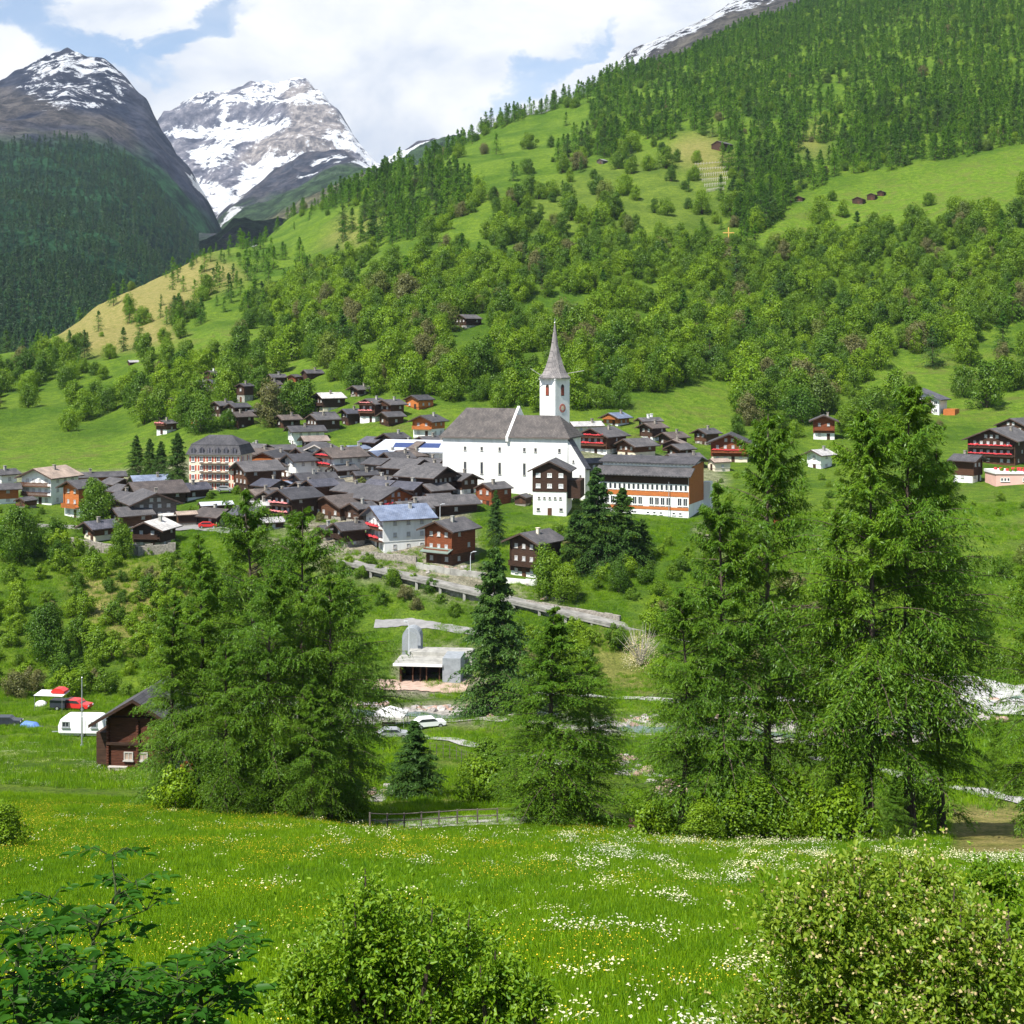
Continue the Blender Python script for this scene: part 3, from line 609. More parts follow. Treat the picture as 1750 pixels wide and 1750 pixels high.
def place_mesh(name, me, loc, s, rz, label, cat, group, sz=None):
    o = obj(name, me); o.location = loc; o.scale = (s, s, sz or s); o.rotation_euler = (0, 0, rz); return tag(o, label, cat, group)
def place_tree(name, pair, loc, s, rz, label, cat, group=None, sxy=None, tilt=0):
    e = empty(name, loc, rz); e.scale = (sxy or s, sxy or s, s); tag(e, label, cat, group); e.rotation_euler = (tilt, tilt * .5, rz)
    obj('crown', pair[0], e); obj('trunk', pair[1], e); return e

# instancer used for the masses nobody could count
proto_cols = {}
def proto_collection(key, meshes):
    c_ = bpy.data.collections.new(key)
    for i, me in enumerate(meshes):
        o = bpy.data.objects.new(me.name + '_source', me); c_.objects.link(o)
    proto_cols[key] = c_; return c_
def scatter_obj(name, key, P, S, rot, label, cat=None):
    me = bpy.data.meshes.new(name); n = len(P); me.vertices.add(n); me.vertices.foreach_set('co', np.asarray(P, np.float32).ravel())
    a = me.attributes.new('sc', 'FLOAT', 'POINT'); a.data.foreach_set('value', np.asarray(S, np.float32))
    a = me.attributes.new('rz', 'FLOAT', 'POINT'); a.data.foreach_set('value', np.asarray(rot, np.float32))
    a = me.attributes.new('ix', 'INT', 'POINT'); a.data.foreach_set('value', rng.integers(0, 1000, n).astype(np.int32) % len(proto_cols[key].objects))
    o = obj(name, me); tag(o, label, cat, kind='stuff')
    g_ = bpy.data.node_groups.new(name + '_scatter', 'GeometryNodeTree')
    g_.interface.new_socket('Geometry', in_out='INPUT', socket_type='NodeSocketGeometry'); g_.interface.new_socket('Geometry', in_out='OUTPUT', socket_type='NodeSocketGeometry')
    gi = g_.nodes.new('NodeGroupInput'); go = g_.nodes.new('NodeGroupOutput'); ip = g_.nodes.new('GeometryNodeInstanceOnPoints'); ci = g_.nodes.new('GeometryNodeCollectionInfo')
    ci.inputs['Collection'].default_value = proto_cols[key]; ci.inputs['Separate Children'].default_value = True; ci.inputs['Reset Children'].default_value = True
    def att(nm, dt):
        n_ = g_.nodes.new('GeometryNodeInputNamedAttribute'); n_.data_type = dt; n_.inputs[0].default_value = nm; return n_.outputs[0]
    cb = g_.nodes.new('ShaderNodeCombineXYZ'); g_.links.new(att('rz', 'FLOAT'), cb.inputs[2])
    g_.links.new(gi.outputs[0], ip.inputs['Points']); g_.links.new(ci.outputs[0], ip.inputs['Instance']); ip.inputs['Pick Instance'].default_value = True
    g_.links.new(att('ix', 'INT'), ip.inputs['Instance Index']); g_.links.new(cb.outputs[0], ip.inputs['Rotation']); g_.links.new(att('sc', 'FLOAT'), ip.inputs['Scale'])
    g_.links.new(ip.outputs[0], go.inputs[0])
    md = o.modifiers.new('scatter', 'NODES'); md.node_group = g_; return o
proto_collection('far_con', far_con + far_con + [hill_leaf[1]]); proto_collection('dark_con', dark_con); proto_collection('hill_leaf', hill_leaf)

# ------------------------------------------------------------------ chalets
win_cache = {}
def window_mesh(w, h, fr, gl, shut=None):
    key = (round(w, 1), round(h, 1), fr, gl, shut)
    if key in win_cache: return win_cache[key]
    mb = MB(); t = .11                     # frame lies in x,z; front towards -y
    for x in (-w / 2 + t / 2, w / 2 - t / 2): mb.box((x, -.04, 0), (t, .1, h), 0)
    for z in (-h / 2 + t / 2, h / 2 - t / 2): mb.box((0, -.04, z), (w - 2 * t, .1, t), 0)
    if w > .8: mb.box((0, -.035, 0), (.07, .07, h - 2 * t), 0)
    mb.box((0, -.012, 0), (w - 2 * t, .024, h - 2 * t), 1)
    mb.box((0, -.09, -h / 2 - .05), (w + .15, .2, .08), 0)
    mats = [M[fr], M[gl]]
    if shut:
        mats.append(M[shut])
        for s in (-1, 1): mb.box((s * (w / 2 + w * .26), -.03, 0), (w * .46, .06, h), 2)
    win_cache[key] = mb.mesh('window', mats); return win_cache[key]
def add_window(root, pos, face_rz, w=1.0, h=1.2, fr='frame_white', gl='glass', shut=None):
    o = obj('window', window_mesh(w, h, fr, gl, shut), root); o.location = pos; o.rotation_euler = (0, 0, face_rz); return o

def roof_mb(w, l, h, rh, ov, ovg, th=.26, off=0.0, m=0):
    """gable roof, ridge along y, walls w x l, eave height h"""
    mb = MB(); sl = rh / (w / 2); e = w / 2 + ov; ze = h - sl * ov; y0, y1 = -l / 2 - ovg, l / 2 + ovg * .6
    mb.prism([(off - e, ze), (off, h + rh), (off + e, ze), (off + e, ze + th), (off, h + rh + th), (off - e, ze + th)], y0, y1, m)
    # fascia boards along the verge, a few mm proud
    for ya, yb in ((y0 - .05, y0 - .004),):
        mb.prism([(off - e - .03, ze - .12), (off, h + rh - .12), (off + e + .03, ze - .12), (off + e + .03, ze + th - .03), (off, h + rh + th - .03), (off - e - .03, ze + th - .03)], ya, yb, 1)
    for s in (-1, 1): mb.box((off + s * (e + .035), (y0 + y1) / 2, ze + th / 2 - .03), (.06, y1 - y0 - .02, th - .1), 1)
    return mb
def house(xl, xc, xr, base, eave, side='L', up='dark_wood', low='stone', lf=.32, roof='slate', label='', pitch=23, balc=0, flowers=None, chim=1, wfr='frame_grey', gl='glass_light',
          ymin=240, ov=1.35, rows=None, shut=None, name='chalet', cat='house', nowin=False, fas='fascia', chimcol=None, canopy=None):
    Y = findY(xc, base, ymin); s = F / Y; th = 1
    if side == 'L': Wg, Ws = (xc - xl) / s, (xr - xc) / s
    else: Wg, Ws = (xr - xc) / s, (xc - xl) / s
    a = math.atan2(Ws, 1.15 * Wg); a = min(max(a, R(12)), R(64)); w = max(Wg / math.cos(a), 2.5); l = min(max(Ws / math.sin(a), w * .7), 24)
    w -= ov * .9; l = max(l - ov, w * .6)
    rz = -a if side == 'L' else a
    corner = Vector(((xc - 875) / F * Y, Y, (HZ - base) / F * Y))
    lc = Vector((w / 2 if side == 'L' else -w / 2, -l / 2, 0)); lc.rotate(Matrix.Rotation(rz, 3, 'Z'))
    e = empty(name, (corner.x - lc.x, corner.y - lc.y, corner.z), rz); tag(e, label, cat)
    h = max((base - eave) / s, 1.8); rh = w / 2 * math.tan(R(pitch)); hl = h * lf
    H_pts.append((e.location.x, e.location.y, max(w, l) / 2 + 1.5))
    b = MB(); b.box((0, 0, hl / 2 - 2.5), (w, l, hl + 5)); b.build('ground_floor', M[low], e)
    b = MB(); k = .1 if lf > 0 else 0; W2, L2 = w / 2 + k, l / 2 + k
    b.prism([(-W2, hl), (W2, hl), (W2, h), (0, h + rh * (W2 / (w / 2)) - .02), (-W2, h)], -L2, L2)
    if h > 3: # projecting log ends at the corners
        for sx in (-1, 1): b.box((sx * (W2 - .12), -L2 - .08, (hl + h) / 2), (.22, .3, h - hl - .1))
    b.build('wall', M[up], e)
    rb = roof_mb(w, l, h, rh, ov, ov * 1.15); ro = rb.build('roof', [M[roof], M[fas]], e)
    for ci in range(int(chim) if chim > 1 else (1 if chim and (chimcol or random.random() < .7) else 0)):
        cx, cy = w * (.18 - .3 * ci), l * random.uniform(-.2, .3); cz = h + rh * (1 - abs(cx) / (w / 2)); c_ = MB()
        c_.box((cx, cy, cz + .5), (.6, .6, 1.7)); c_.box((cx, cy, cz + 1.42), (.8, .8, .12)); c_.build('chimney', M[chimcol or random.choice(['concrete', 'stone', 'stone'])], ro)
    if canopy:
        c_ = MB(); c_.poly([(x_, y_, z_) for x_ in (-w / 2 - .2, w / 2 + .3) for y_, z_ in ((-L2 - 1.9, h * .36), (-L2 - 1.9, h * .36 + .15), (-L2 - .01, h * .36 + .85), (-L2 - .01, h * .36 + .7))], [(0, 1, 2, 3), (7, 6, 5, 4), (0, 4, 5, 1), (1, 5, 6, 2), (2, 6, 7, 3), (3, 7, 4, 0)]); c_.build('canopy', M[canopy], e)
    if nowin: 
        d_ = MB(); d_.box((w * .1, -L2 - .03, max(hl, .2) + min(.9, h * .3)), (min(1.2, w * .3), .06, min(1.7, h * .55))); d_.build('door', M['brown_wood' if up != 'brown_wood' else 'dark_wood'], e)
        return e
    ns = rows or max(1, int(round(h / 2.5))); fh = h / ns; vx = L2 if True else 0
    for i in range(ns + (1 if rh > 2.0 else 0)):
        z = fh * (i + .55); gable = i == ns
        if gable: z = h + rh * .28
        nx = max(1, int(w / 2.2)) if not gable else max(1, int(w / 4)); yy_ = -(L2 if z > hl else l / 2)
        for j in range(nx):
            x = (j + .5) / nx * w * .86 - w * .43 if not gable else ((j + .5) / nx - .5) * w * .36
            if i == 0 and j == nx // 2 and lf > 0:
                d_ = MB(); d_.box((x, yy_ - .03, 1.0), (.95, .06, 2.0)); d_.build('door', M['brown_wood' if up == 'dark_wood' else 'dark_wood'], e); continue
            add_window(e, (x, yy_, z), 0, min(.85, w / nx * .45), min(.95, fh * .42), wfr, gl, shut if not gable else None)
        if gable: continue
        ny = max(1, int(l / 2.8)); sx = (1 if side == 'L' else -1) * ((w / 2 + k) if z > hl else w / 2)
        for j in range(ny):
            if (i + j) % 2 and up in ('dark_wood', 'brown_wood', 'red_wood', 'grey_wood'): continue
            add_window(e, (sx, (j + .5) / ny * l * .85 - l * .425, z), R(90) if sx > 0 else R(-90), .8, min(.9, fh * .4), wfr, gl, shut)
    for q in range(balc):
        z = fh * (q + 1) * .98 if balc < ns + 1 else fh * (q + .9); z = min(z, h - .6)
        bb = MB(); dpt = 1.15; y = -L2 - dpt / 2
        bb.box((0, y, z), (w * .96, dpt, .14)); bb.box((0, -L2 - dpt + .04, z + .95), (w * .96, .08, .1))
        nb_ = int(w / .28)
        for j in range(nb_): bb.box((-w * .47 + w * .94 * (j + .5) / nb_, -L2 - dpt + .04, z + .5), (.2, .04, .82))
        for sx in (-1, 1): bb.box((sx * w * .465, y, z + .95), (.07, dpt, .09))
        bo = bb.build('balcony', M[up if up in ('dark_wood', 'brown_wood', 'red_wood', 'orange_wood') else 'brown_wood'], e)
        if flowers:
            fb = MB(); fb.box((0, -L2 - dpt - .12, z + .88), (w * .94, .22, .2))
            for j in range(int(w * 2)):
                fb.box((-w * .45 + w * .9 * random.random(), -L2 - dpt - .12 + random.uniform(-.06, .06), z + .95 + random.uniform(-.15, .15)), (.42, .3, .3), 0, random.random())
            fb.build('flower_box', M[flowers], bo)
    return e
H_pts = []
HS = [
 # hamlet on the slope, upper left
 dict(a=(346,364,374,652,638), up='dark_wood', lf=.3, label='highest small dark hut of the upper hamlet with white chimney', chim=1, chimcol='white', ov=.6),
 dict(a=(322,333,359,672,657), up='orange_wood', low='cream', lf=.4, label='orange wooden chalet on cream base just under the highest hut', ov=.7),
 dict(a=(279,298,307,698,685), up='red_wood', lf=.2, label='red brown chalet at the left edge of the upper hamlet', ov=.6),
 dict(a=(295,311,319,714,697), up='orange_wood', low='cream', lf=.35, label='small orange chalet tucked right below the red brown edge chalet', ov=.6),
 dict(a=(263,285,297,742,724), up='brown_wood', low='white', lf=.42, label='brown chalet with whitewashed base above the dark spruces left of the hotel', ov=.6, flowers='flowers_pink', balc=1),
 dict(a=(322,346,358,730,718), up='orange_wood', lf=.3, label='low orange gabled chalet halfway between hamlet and cream hotel', ov=.6),
 dict(a=(401,418,431,688,660), up='dark_wood', lf=.45, low='concrete', label='tall dark hut on a pale stone base in the middle of the hamlet', ov=.6),
 dict(a=(355,377,400,713,693), up='dark_wood', lf=.3, label='dark chalet left of the three joined grey roofs in the hamlet', ov=.7),
 dict(a=(381,402,426,719,696), up='dark_wood', low='orange_wood', lf=.35, label='dark chalet with bright orange lower wall in the hamlet', ov=.7),
 dict(a=(418,426,456,715,703), up='dark_wood', label='low hut under a long grey roof at the right of the joined roofs', ov=.6, nowin=True),
 dict(a=(450,462,495,686,667), up='grey_wood', lf=.5, label='grey weathered house with stone base below the top right huts', ov=.7),
 dict(a=(453,466,490,662,645), up='dark_wood', label='dark hut leftmost of the top right row of the hamlet', ov=.6),
 dict(a=(489,505,513,656,644), up='red_wood', label='small dark red hut between two dark ones at the top right of the hamlet', ov=.6, lf=0.1),
 dict(a=(512,526,553,652,638), up='dark_wood', label='long dark barn rightmost of the top row of the hamlet', ov=.6, lf=.1, nowin=True),
 dict(a=(530,553,590,706,680), up='dark_wood', low='cream', lf=.36, roof='pale_roof', label='dark chalet with cream base and mottled pale roof standing alone', ov=.9, balc=1),
 dict(a=(608,641,662,722,689), up='brown_wood', low='white', lf=.3, label='large brown chalet with balconies and whitewashed base, left one of a pair', balc=2, flowers='flowers_pink'),
 dict(a=(641,668,692,720,690), up='brown_wood', low='cream', lf=.3, label='large brown chalet with balconies, right one of a pair', balc=2),
 dict(a=(690,716,741,701,683), up='orange_wood', low='orange_wood', label='bright orange chalet highest behind the silver roofed hall', lf=.3, ov=.8),
 dict(a=(699,738,761,748,719), up='orange_wood', low='white', lf=.5, label='orange and white chalet on the lawn behind the silver roofed hall', balc=1),
 dict(a=(518,543,580,742,717), up='dark_wood', label='low dark chalet under a dark roof behind the two white houses', ov=.8),
 dict(a=(775,797,824,562,544), up='dark_wood', low='concrete', lf=.35, label='lone dark hut on a pale base in the wood above the village', ov=.8),
 dict(a=(215,222,237,626,620), up='dark_wood', roof='pale_roof', label='tiny pale roofed hut alone on the meadow at left', ov=.4, nowin=True, chim=0, lf=0.1),
 # village back rows
 dict(a=(487,503,557,762,736), up='white', low='white', label='white house under a dark roof, uppermost of the white houses', chim=1),
 dict(a=(512,526,563,776,752), up='dark_wood', low='white', roof='tan_roof', label='dark wooden house with tan roof leaning against the uppermost white house', lf=.3),
 dict(a=(520,556,574,792,768), up='white', low='white', label='broad white gable with a dark eave between tan roof and balcony house', chim=0, fas='fascia_light'),
 dict(a=(532,572,627,816,780), up='white', low='white', label='white house with red flowered balcony under a broad brown roof', balc=2, flowers='flowers_red', roof='slate_brown'),
 dict(a=(480,507,548,820,786), up='white', low='white', label='white house with small dark windows right of the orange gable', chim=1),
 dict(a=(413,431,450,778,768), up='dark_wood', label='low dark gabled house just right of the hotel roof', ov=.7),
 dict(a=(448,463,507,782,769), up='grey_wood', label='low house with double grey roof behind the orange gable', ov=.7),
 dict(a=(415,479,494,806,786), up='orange_wood', low='orange_wood', label='wide low orange gabled house right of the cream hotel', balc=1),
 dict(a=(388,424,482,846,803), up='brown_wood', low='dark_wood', lf=.4, label='tall dark brown house in front of the orange gable', rows=3),
 dict(a=(462,488,510,836,824), up='orange_wood', roof='orange_roof', label='small house with bright orange tiled roof among slate roofs', ov=.6),
 dict(a=(505,521,577,834,817), up='grey_wood', label='grey slate roofed house directly below the white house with small windows'),
 dict(a=(600,611,648,829,812), up='grey_wood', label='small slate roofed house below the blue roofed white house', ov=.7),
 dict(a=(612,655,697,801,783), up='white', low='white', roof='slate_blue', label='white gabled house with a blue grey roof in front of the silver hall'),
 dict(a=(642,700,736,821,799), s='R', up='dark_wood', label='dark house with a broad slate slope left of the church nave'),
 dict(a=(704,743,761,811,792), s='R', up='dark_wood', label='dark house pressed against the left end of the church nave'),
 dict(a=(624,656,682,842,825), s='R', up='dark_wood', label='low dark house under slate in the middle of the roofs', ov=.7),
 dict(a=(556,606,634,857,838), s='R', up='dark_wood', label='dark house with a slanting slate slope beside a cream chimney', roof='slate'),
 dict(a=(670,738,777,854,814), s='R', up='dark_wood', low='dark_wood', lf=.3, label='tall dark chalet with balcony in front of the left church corner', balc=2),
 dict(a=(454,500,546,896,850), up='dark_wood', low='dark_wood', label='dark chalet with two balconies of pink flowers behind the larch tops', balc=2, flowers='flowers_pink', rows=3),
 dict(a=(583,648,706,882,852), s='R', up='orange_wood', low='dark_wood', label='chalet with orange balcony gable facing right in the village centre', balc=1, flowers='flowers_red'),
 dict(a=(525,582,640,891,866), up='brown_wood', low='stone', roof='slate_brown', label='wide brown gable with a twin gable at its right', ov=1.0),
 dict(a=(585,614,645,897,869), up='dark_wood', label='smaller dark twin gable right of the wide brown gable', ov=.8),
 dict(a=(700,724,822,886,862), up='dark_wood', low='dark_wood', label='long dark barn like house with red balcony below the church', balc=1, flowers='flowers_red'),
 dict(a=(812,841,876,866,836), up='red_wood', low='red_wood', label='small rust red hut at the foot of the church wall', ov=.6),
 dict(a=(878,898,909,866,851), up='dark_wood', label='tiny dark shed beside the tall dark and white house', ov=.4, chim=0, nowin=True),
 dict(a=(563,589,629,937,903), up='dark_wood', low='stone', label='dark chalet above the stone wall left of the blue roof', balc=1, ymin=270),
 dict(a=(617,657,745,946,886), up='white', low='white', roof='slate_blue', label='white house with pale blue roof and red wooden balcony at the village edge', balc=2, flowers='flowers_red', rows=3, ymin=270),
 dict(a=(718,773,816,968,905), up='red_wood', low='brown_wood', label='red brown chalet with green canopy above the sloping road', balc=1, rows=3, ymin=270, canopy='green_metal'),
 dict(a=(865,919,966,990,926), up='dark_wood', low='white', lf=.16, label='dark chalet with grey roof and cream chimney lowest above the road', balc=1, ymin=270, rows=3, chimcol='cream'),
 dict(a=(459,470,506,845,829), up='dark_wood', roof='slate_blue', label='low dark house with blue grey roof just above the chalet with pink flowers', ov=.9),
 dict(a=(540,556,592,845,829), up='dark_wood', label='low dark house under slate between the two rows of roofs', ov=.9),
 dict(a=(560,580,612,818,803), up='dark_wood', low='white', label='small dark gabled house at the foot of the white balcony house', ov=.9),
 dict(a=(726,738,775,868,851), up='dark_wood', label='flat grey roofed annex behind the long dark house', ov=.9, chim=0),
 dict(a=(768,780,815,874,860), up='dark_wood', label='low dark annex under the church wall with wide eaves', ov=.9, chim=0),
 dict(a=(655,668,700,838,822), up='dark_wood', label='small dark house squeezed between two slate slopes', ov=.9),
 dict(a=(440,452,486,908,892), up='dark_wood', roof='pale_roof', low='white', label='low house with pale roof in front of the chalet with pink flowers', ov=.8, ymin=270),
 dict(a=(540,556,583,925,905), up='dark_wood', label='dark shed left of the dark chalet above the stone wall', ov=.8, ymin=270),
 dict(a=(690,700,722,905,888), up='dark_wood', label='narrow dark shed between blue roof and red brown chalet', ov=.8, ymin=270, chim=0),
 dict(a=(590,600,634,780,767), up='white', low='white', roof='slate_blue', label='small white house with blue roof in front of the lawn', ov=.8),
 # right of the church
 dict(a=(972,982,1035,752,728), up='cream', low='cream', roof='pale_roof', label='house with large pale weathered roof right behind the church tower', pitch=30, ov=.6),
 dict(a=(1028,1056,1081,729,713), up='orange_wood', low='white', roof='slate_blue', label='orange chalet with blue roof behind the pale roof', balc=1),
 dict(a=(1092,1101,1135,739,718), up='dark_wood', low='white', lf=.45, label='dark chalet with two white chimneys and white base highest right of church', chim=2, chimcol='white'),
 dict(a=(985,1037,1078,779,745), up='brown_wood', low='white', label='brown balconied gable house with white side right of the church', balc=2, flowers='flowers_red'),
 dict(a=(1053,1086,1129,786,761), up='brown_wood', low='cream', lf=.5, label='house with pinkish wall and brown gable right of the balconied gable'),
 dict(a=(990,1003,1063,806,791), up='grey_wood', label='low slate roofed house squeezed between church end and school', ov=.7),
 dict(a=(1131,1165,1177,776,759), up='dark_wood', roof='tan_roof', label='dark barn with cream roof edge above the right end of the school', ov=.6, nowin=True),
 dict(a=(1138,1160,1213,802,787), up='grey_wood', label='grey roofed house directly behind the right end of the school'),
 dict(a=(1210,1277,1292,791,756), up='red_wood', low='cream', lf=.3, label='red brown chalet right of the school partly behind the larches', balc=1, flowers='flowers_red'),
 dict(a=(1212,1222,1252,806,790), up='cream', low='cream', roof='tan_roof', label='low annex with tan roof in front of the red brown chalet', ov=.5, chim=0),
 dict(a=(1385,1426,1434,752,718), up='red_wood', low='white', lf=.35, label='red brown chalet on white base seen between two larch tops', balc=1),
 dict(a=(1380,1403,1432,802,776), up='white', low='white', roof='pale_roof', label='pale roofed house hidden behind the larch crowns'),
 dict(a=(1666,1735,1800,796,752), up='dark_wood', low='brown_wood', label='dark chalet with two rows of red flowers at the right edge', balc=2, flowers='flowers_red'),
 dict(a=(1715,1752,1800,742,728), up='dark_wood', label='dark hut whose roof shows above the flowered chalet', ov=.7),
 dict(a=(1630,1662,1690,826,786), s='R', up='brown_wood', low='white', label='brown house with grey roof left of the pink building'),
 dict(a=(1322,1342,1352,900,884), up='red_wood', roof='slate_dark', label='tiny red hut glimpsed between the tall larches', ov=.4, chim=0, nowin=True),
 # left edge
 dict(a=(-20,4,26,832,809), up='white', low='white', roof='slate', label='grey roofed house at the very left edge, behind the orange one', ymin=270),
 dict(a=(-18,-4,34,862,834), s='L', up='orange_wood', low='white', label='orange house cut by the left edge of the picture', ymin=270, balc=1),
 dict(a=(24,88,116,864,815), up='white', low='white', roof='tan_roof', label='wide white house with brown balconies and tan roof at left', balc=2, rows=3, ymin=270),
 dict(a=(22,43,56,869,858), up='brown_wood', label='tiny brown shed in front of the wide white house', ov=.4, ymin=270, chim=0, nowin=True),
 dict(a=(118,130,209,836,814), up='orange_wood', low='orange_wood', label='long grey roofed block behind the orange and white house', ymin=270),
 dict(a=(96,136,168,886,832), up='orange_wood', low='white', lf=.35, label='orange and white house with bright white gable behind a leafy tree', balc=1, ymin=270),
 dict(a=(213,238,291,846,825), up='dark_wood', roof='slate_blue', label='house with steel blue roof behind the big grey gable', ymin=270),
 dict(a=(200,240,315,872,842), up='dark_wood', roof='slate_brown', label='large dark barn with broad brown roof below the blue roof', nowin=False, ymin=270),
 dict(a=(185,229,300,902,860), s='R', up='grey_wood', low='stone', label='big weathered grey gable with many small windows at left', ymin=270, rows=3),
 dict(a=(130,163,197,926,901), up='brown_wood', low='cream', lf=.4, roof='slate_dark', label='small brown hut with dark blue roof at the edge of the left bank', ymin=270),
 dict(a=(217,274,288,938,903), up='dark_wood', low='stone', lf=.3, roof='pale_roof', label='dark hut with pale roof and balcony standing above the stone wall', balc=1, ymin=270),
 dict(a=(262,275,301,897,882), up='dark_wood', roof='pale_roof', label='low dark shed with bright roof beside the grey gable', ov=.5, nowin=True, ymin=270, chim=0),
 dict(a=(297,306,336,901,880), up='dark_wood', roof='tan_roof', label='low dark garage with tan roof left of the red car', ov=.5, nowin=True, ymin=270, chim=0),
 dict(a=(338,347,396,889,864), up='dark_wood', roof='metal_roof', label='dark shed with shining white roof above the red car', ov=.6, nowin=True, ymin=270, chim=0),
 dict(a=(425,440,466,887,862), up='white', low='white', roof='pale_roof', label='small white house just left of the chalet with pink flowers', ymin=270),
 # barns on the high meadow
 dict(a=(1458,1474,1484,349,340), up='dark_wood', lf=.1, label='lowest of the three dark barns on the high right meadow', ov=.4, nowin=True, chim=0, cat='barn', name='barn', ymin=500),
 dict(a=(1483,1495,1503,343,333), up='dark_wood', lf=.1, label='middle one of the three dark barns on the high right meadow', ov=.4, nowin=True, chim=0, cat='barn', name='barn', ymin=500),
 dict(a=(1500,1510,1517,336,328), up='dark_wood', lf=.1, label='uppermost of the three dark barns on the high right meadow', ov=.4, nowin=True, chim=0, cat='barn', name='barn', ymin=500),
 dict(a=(1358,1371,1379,344,338), up='dark_wood', lf=.1, label='single dark barn left of the three barns on the high meadow', ov=.4, nowin=True, chim=0, cat='barn', name='barn', ymin=500),
 dict(a=(1218,1236,1256,260,245), up='dark_wood', lf=.1, label='dark barn at the forest edge above the terraces', ov=.5, nowin=True, chim=0, cat='barn', name='barn', ymin=500),
 dict(a=(924,933,943,496,488), up='dark_wood', lf=.1, label='tiny dark barn hidden in the wood above the church', ov=.4, nowin=True, chim=0, cat='barn', name='barn', ymin=400),
 dict(a=(1020,1030,1040,281,274), up='grey_wood', lf=.1, roof='pale_roof', label='tiny grey barn below the forest corner', ov=.4, nowin=True, chim=0, cat='barn', name='barn', ymin=500),
]
for h_ in HS:
    k = dict(h_); a_ = k.pop('a'); sd_ = k.pop('s', 'L'); house(*a_, side=sd_, **k)

def infill(poly, n, seed, label, group, sides='LR', pad=2.5, ymin=270, w0=42, orange=.0):
    r_ = random.Random(seed); k = 0
    for _ in range(6000):
        if k >= n: break
        px_, py_ = r_.uniform(min(p[0] for p in poly), max(p[0] for p in poly)), r_.uniform(min(p[1] for p in poly), max(p[1] for p in poly))
        if not bool(inpoly(np.array([px_]), np.array([py_]), poly)[0]): continue
        Y = findY(px_, py_, ymin); x = (px_ - 875) / F * Y
        if any((q[0] - x) ** 2 + (q[1] - Y - 3) ** 2 < (q[2] + pad) ** 2 for q in H_pts): continue
        s_ = F / Y; wg, ws, hh_ = r_.uniform(3.2, 4.6) * s_, r_.uniform(4.4, 6.5) * s_, r_.uniform(2.6, 4.4) * s_; sd_ = r_.choice(sides)
        a_ = (px_ - (wg if sd_ == 'L' else ws), px_, px_ + (ws if sd_ == 'L' else wg), py_, py_ - hh_); c0 = len(H_pts)
        e_ = house(*a_, side=sd_, up=r_.choice(['dark_wood', 'dark_wood', 'brown_wood', 'grey_wood'] + (['orange_wood', 'white'] if r_.random() < orange else [])), low=r_.choice(['stone', 'dark_wood', 'white']), roof=r_.choice(['slate', 'slate', 'slate_brown', 'slate_dark']), label=label, ymin=ymin, ov=1.2); e_['group'] = group; k += 1
infill([(430,775),(770,770),(800,850),(700,900),(560,905),(430,890)], 34, 3, 'dark timber house packed among the slate roofs of the village core', 'infill houses of the village core', 'LR', .2)
infill([(120,840),(430,835),(440,905),(130,915)], 7, 4, 'dark timber house among the houses on the left terrace', 'infill houses on the left terrace', 'LR', 1.0)
infill([(330,650),(560,645),(690,700),(690,730),(560,735),(330,735)], 9, 5, 'small dark chalet among trees of the hamlet above the hotel', 'infill chalets of the upper hamlet', 'L', 2.0, 380)
infill([(980,745),(1210,760),(1200,790),(985,790)], 4, 6, 'dark timber house behind the school roof', 'infill houses behind the school', 'L', .5, 330)
# the hall with silver roof and solar panels
Yh = findY(640, 792, 240); e = empty('hall', W(640, 792, Yh), R(-14)); tag(e, 'long white hall with silver roof and solar panels left of the church', 'hall'); H_pts.append((e.location.x + 8, e.location.y + 4, 12))
b = MB(); b.box((9.5, 4, .6), (18, 8, 6)); b.build('wall', M['white'], e)
b = MB(); b.prism([(-1.5, 3.2), (19.8, 3.2), (19.8, 3.5), (-1.5, 3.5)], -1, 0, 0); b.poly([(-1.5, -1, 3.5), (19.8, -1, 3.5), (19.8, 5, 6.4), (1.5, 5, 6.4), (-1.5, -1, 3.3), (19.8, -1, 3.3), (19.8, 5, 6.1), (1.5, 5, 6.1)], [(0, 1, 2, 3), (7, 6, 5, 4), (0, 4, 5, 1), (1, 5, 6, 2), (2, 6, 7, 3), (3, 7, 4, 0)], 0)
ro = b.build('roof', M['metal_roof'], e)
for x0 in (5, 12):
    q = MB(); A_ = Vector((x0, 1.2, 3.5 + 2.2 * .483 + .1)); q.poly([(x0, 1.0, 4.56), (x0 + 6.2, 1.0, 4.56), (x0 + 6.2, 3.2, 5.62), (x0, 3.2, 5.62), (x0, 1.0, 4.5), (x0 + 6.2, 1.0, 4.5), (x0 + 6.2, 3.2, 5.55), (x0, 3.2, 5.55)], [(0, 1, 2, 3), (7, 6, 5, 4), (0, 4, 5, 1), (1, 5, 6, 2), (2, 6, 7, 3), (3, 7, 4, 0)]); q.build('solar_panel', M['solar'], ro)
for i in range(5): add_window(e, (2.5 + i * 3.4, 0, 1.6), 0, 1.6, 1.2)

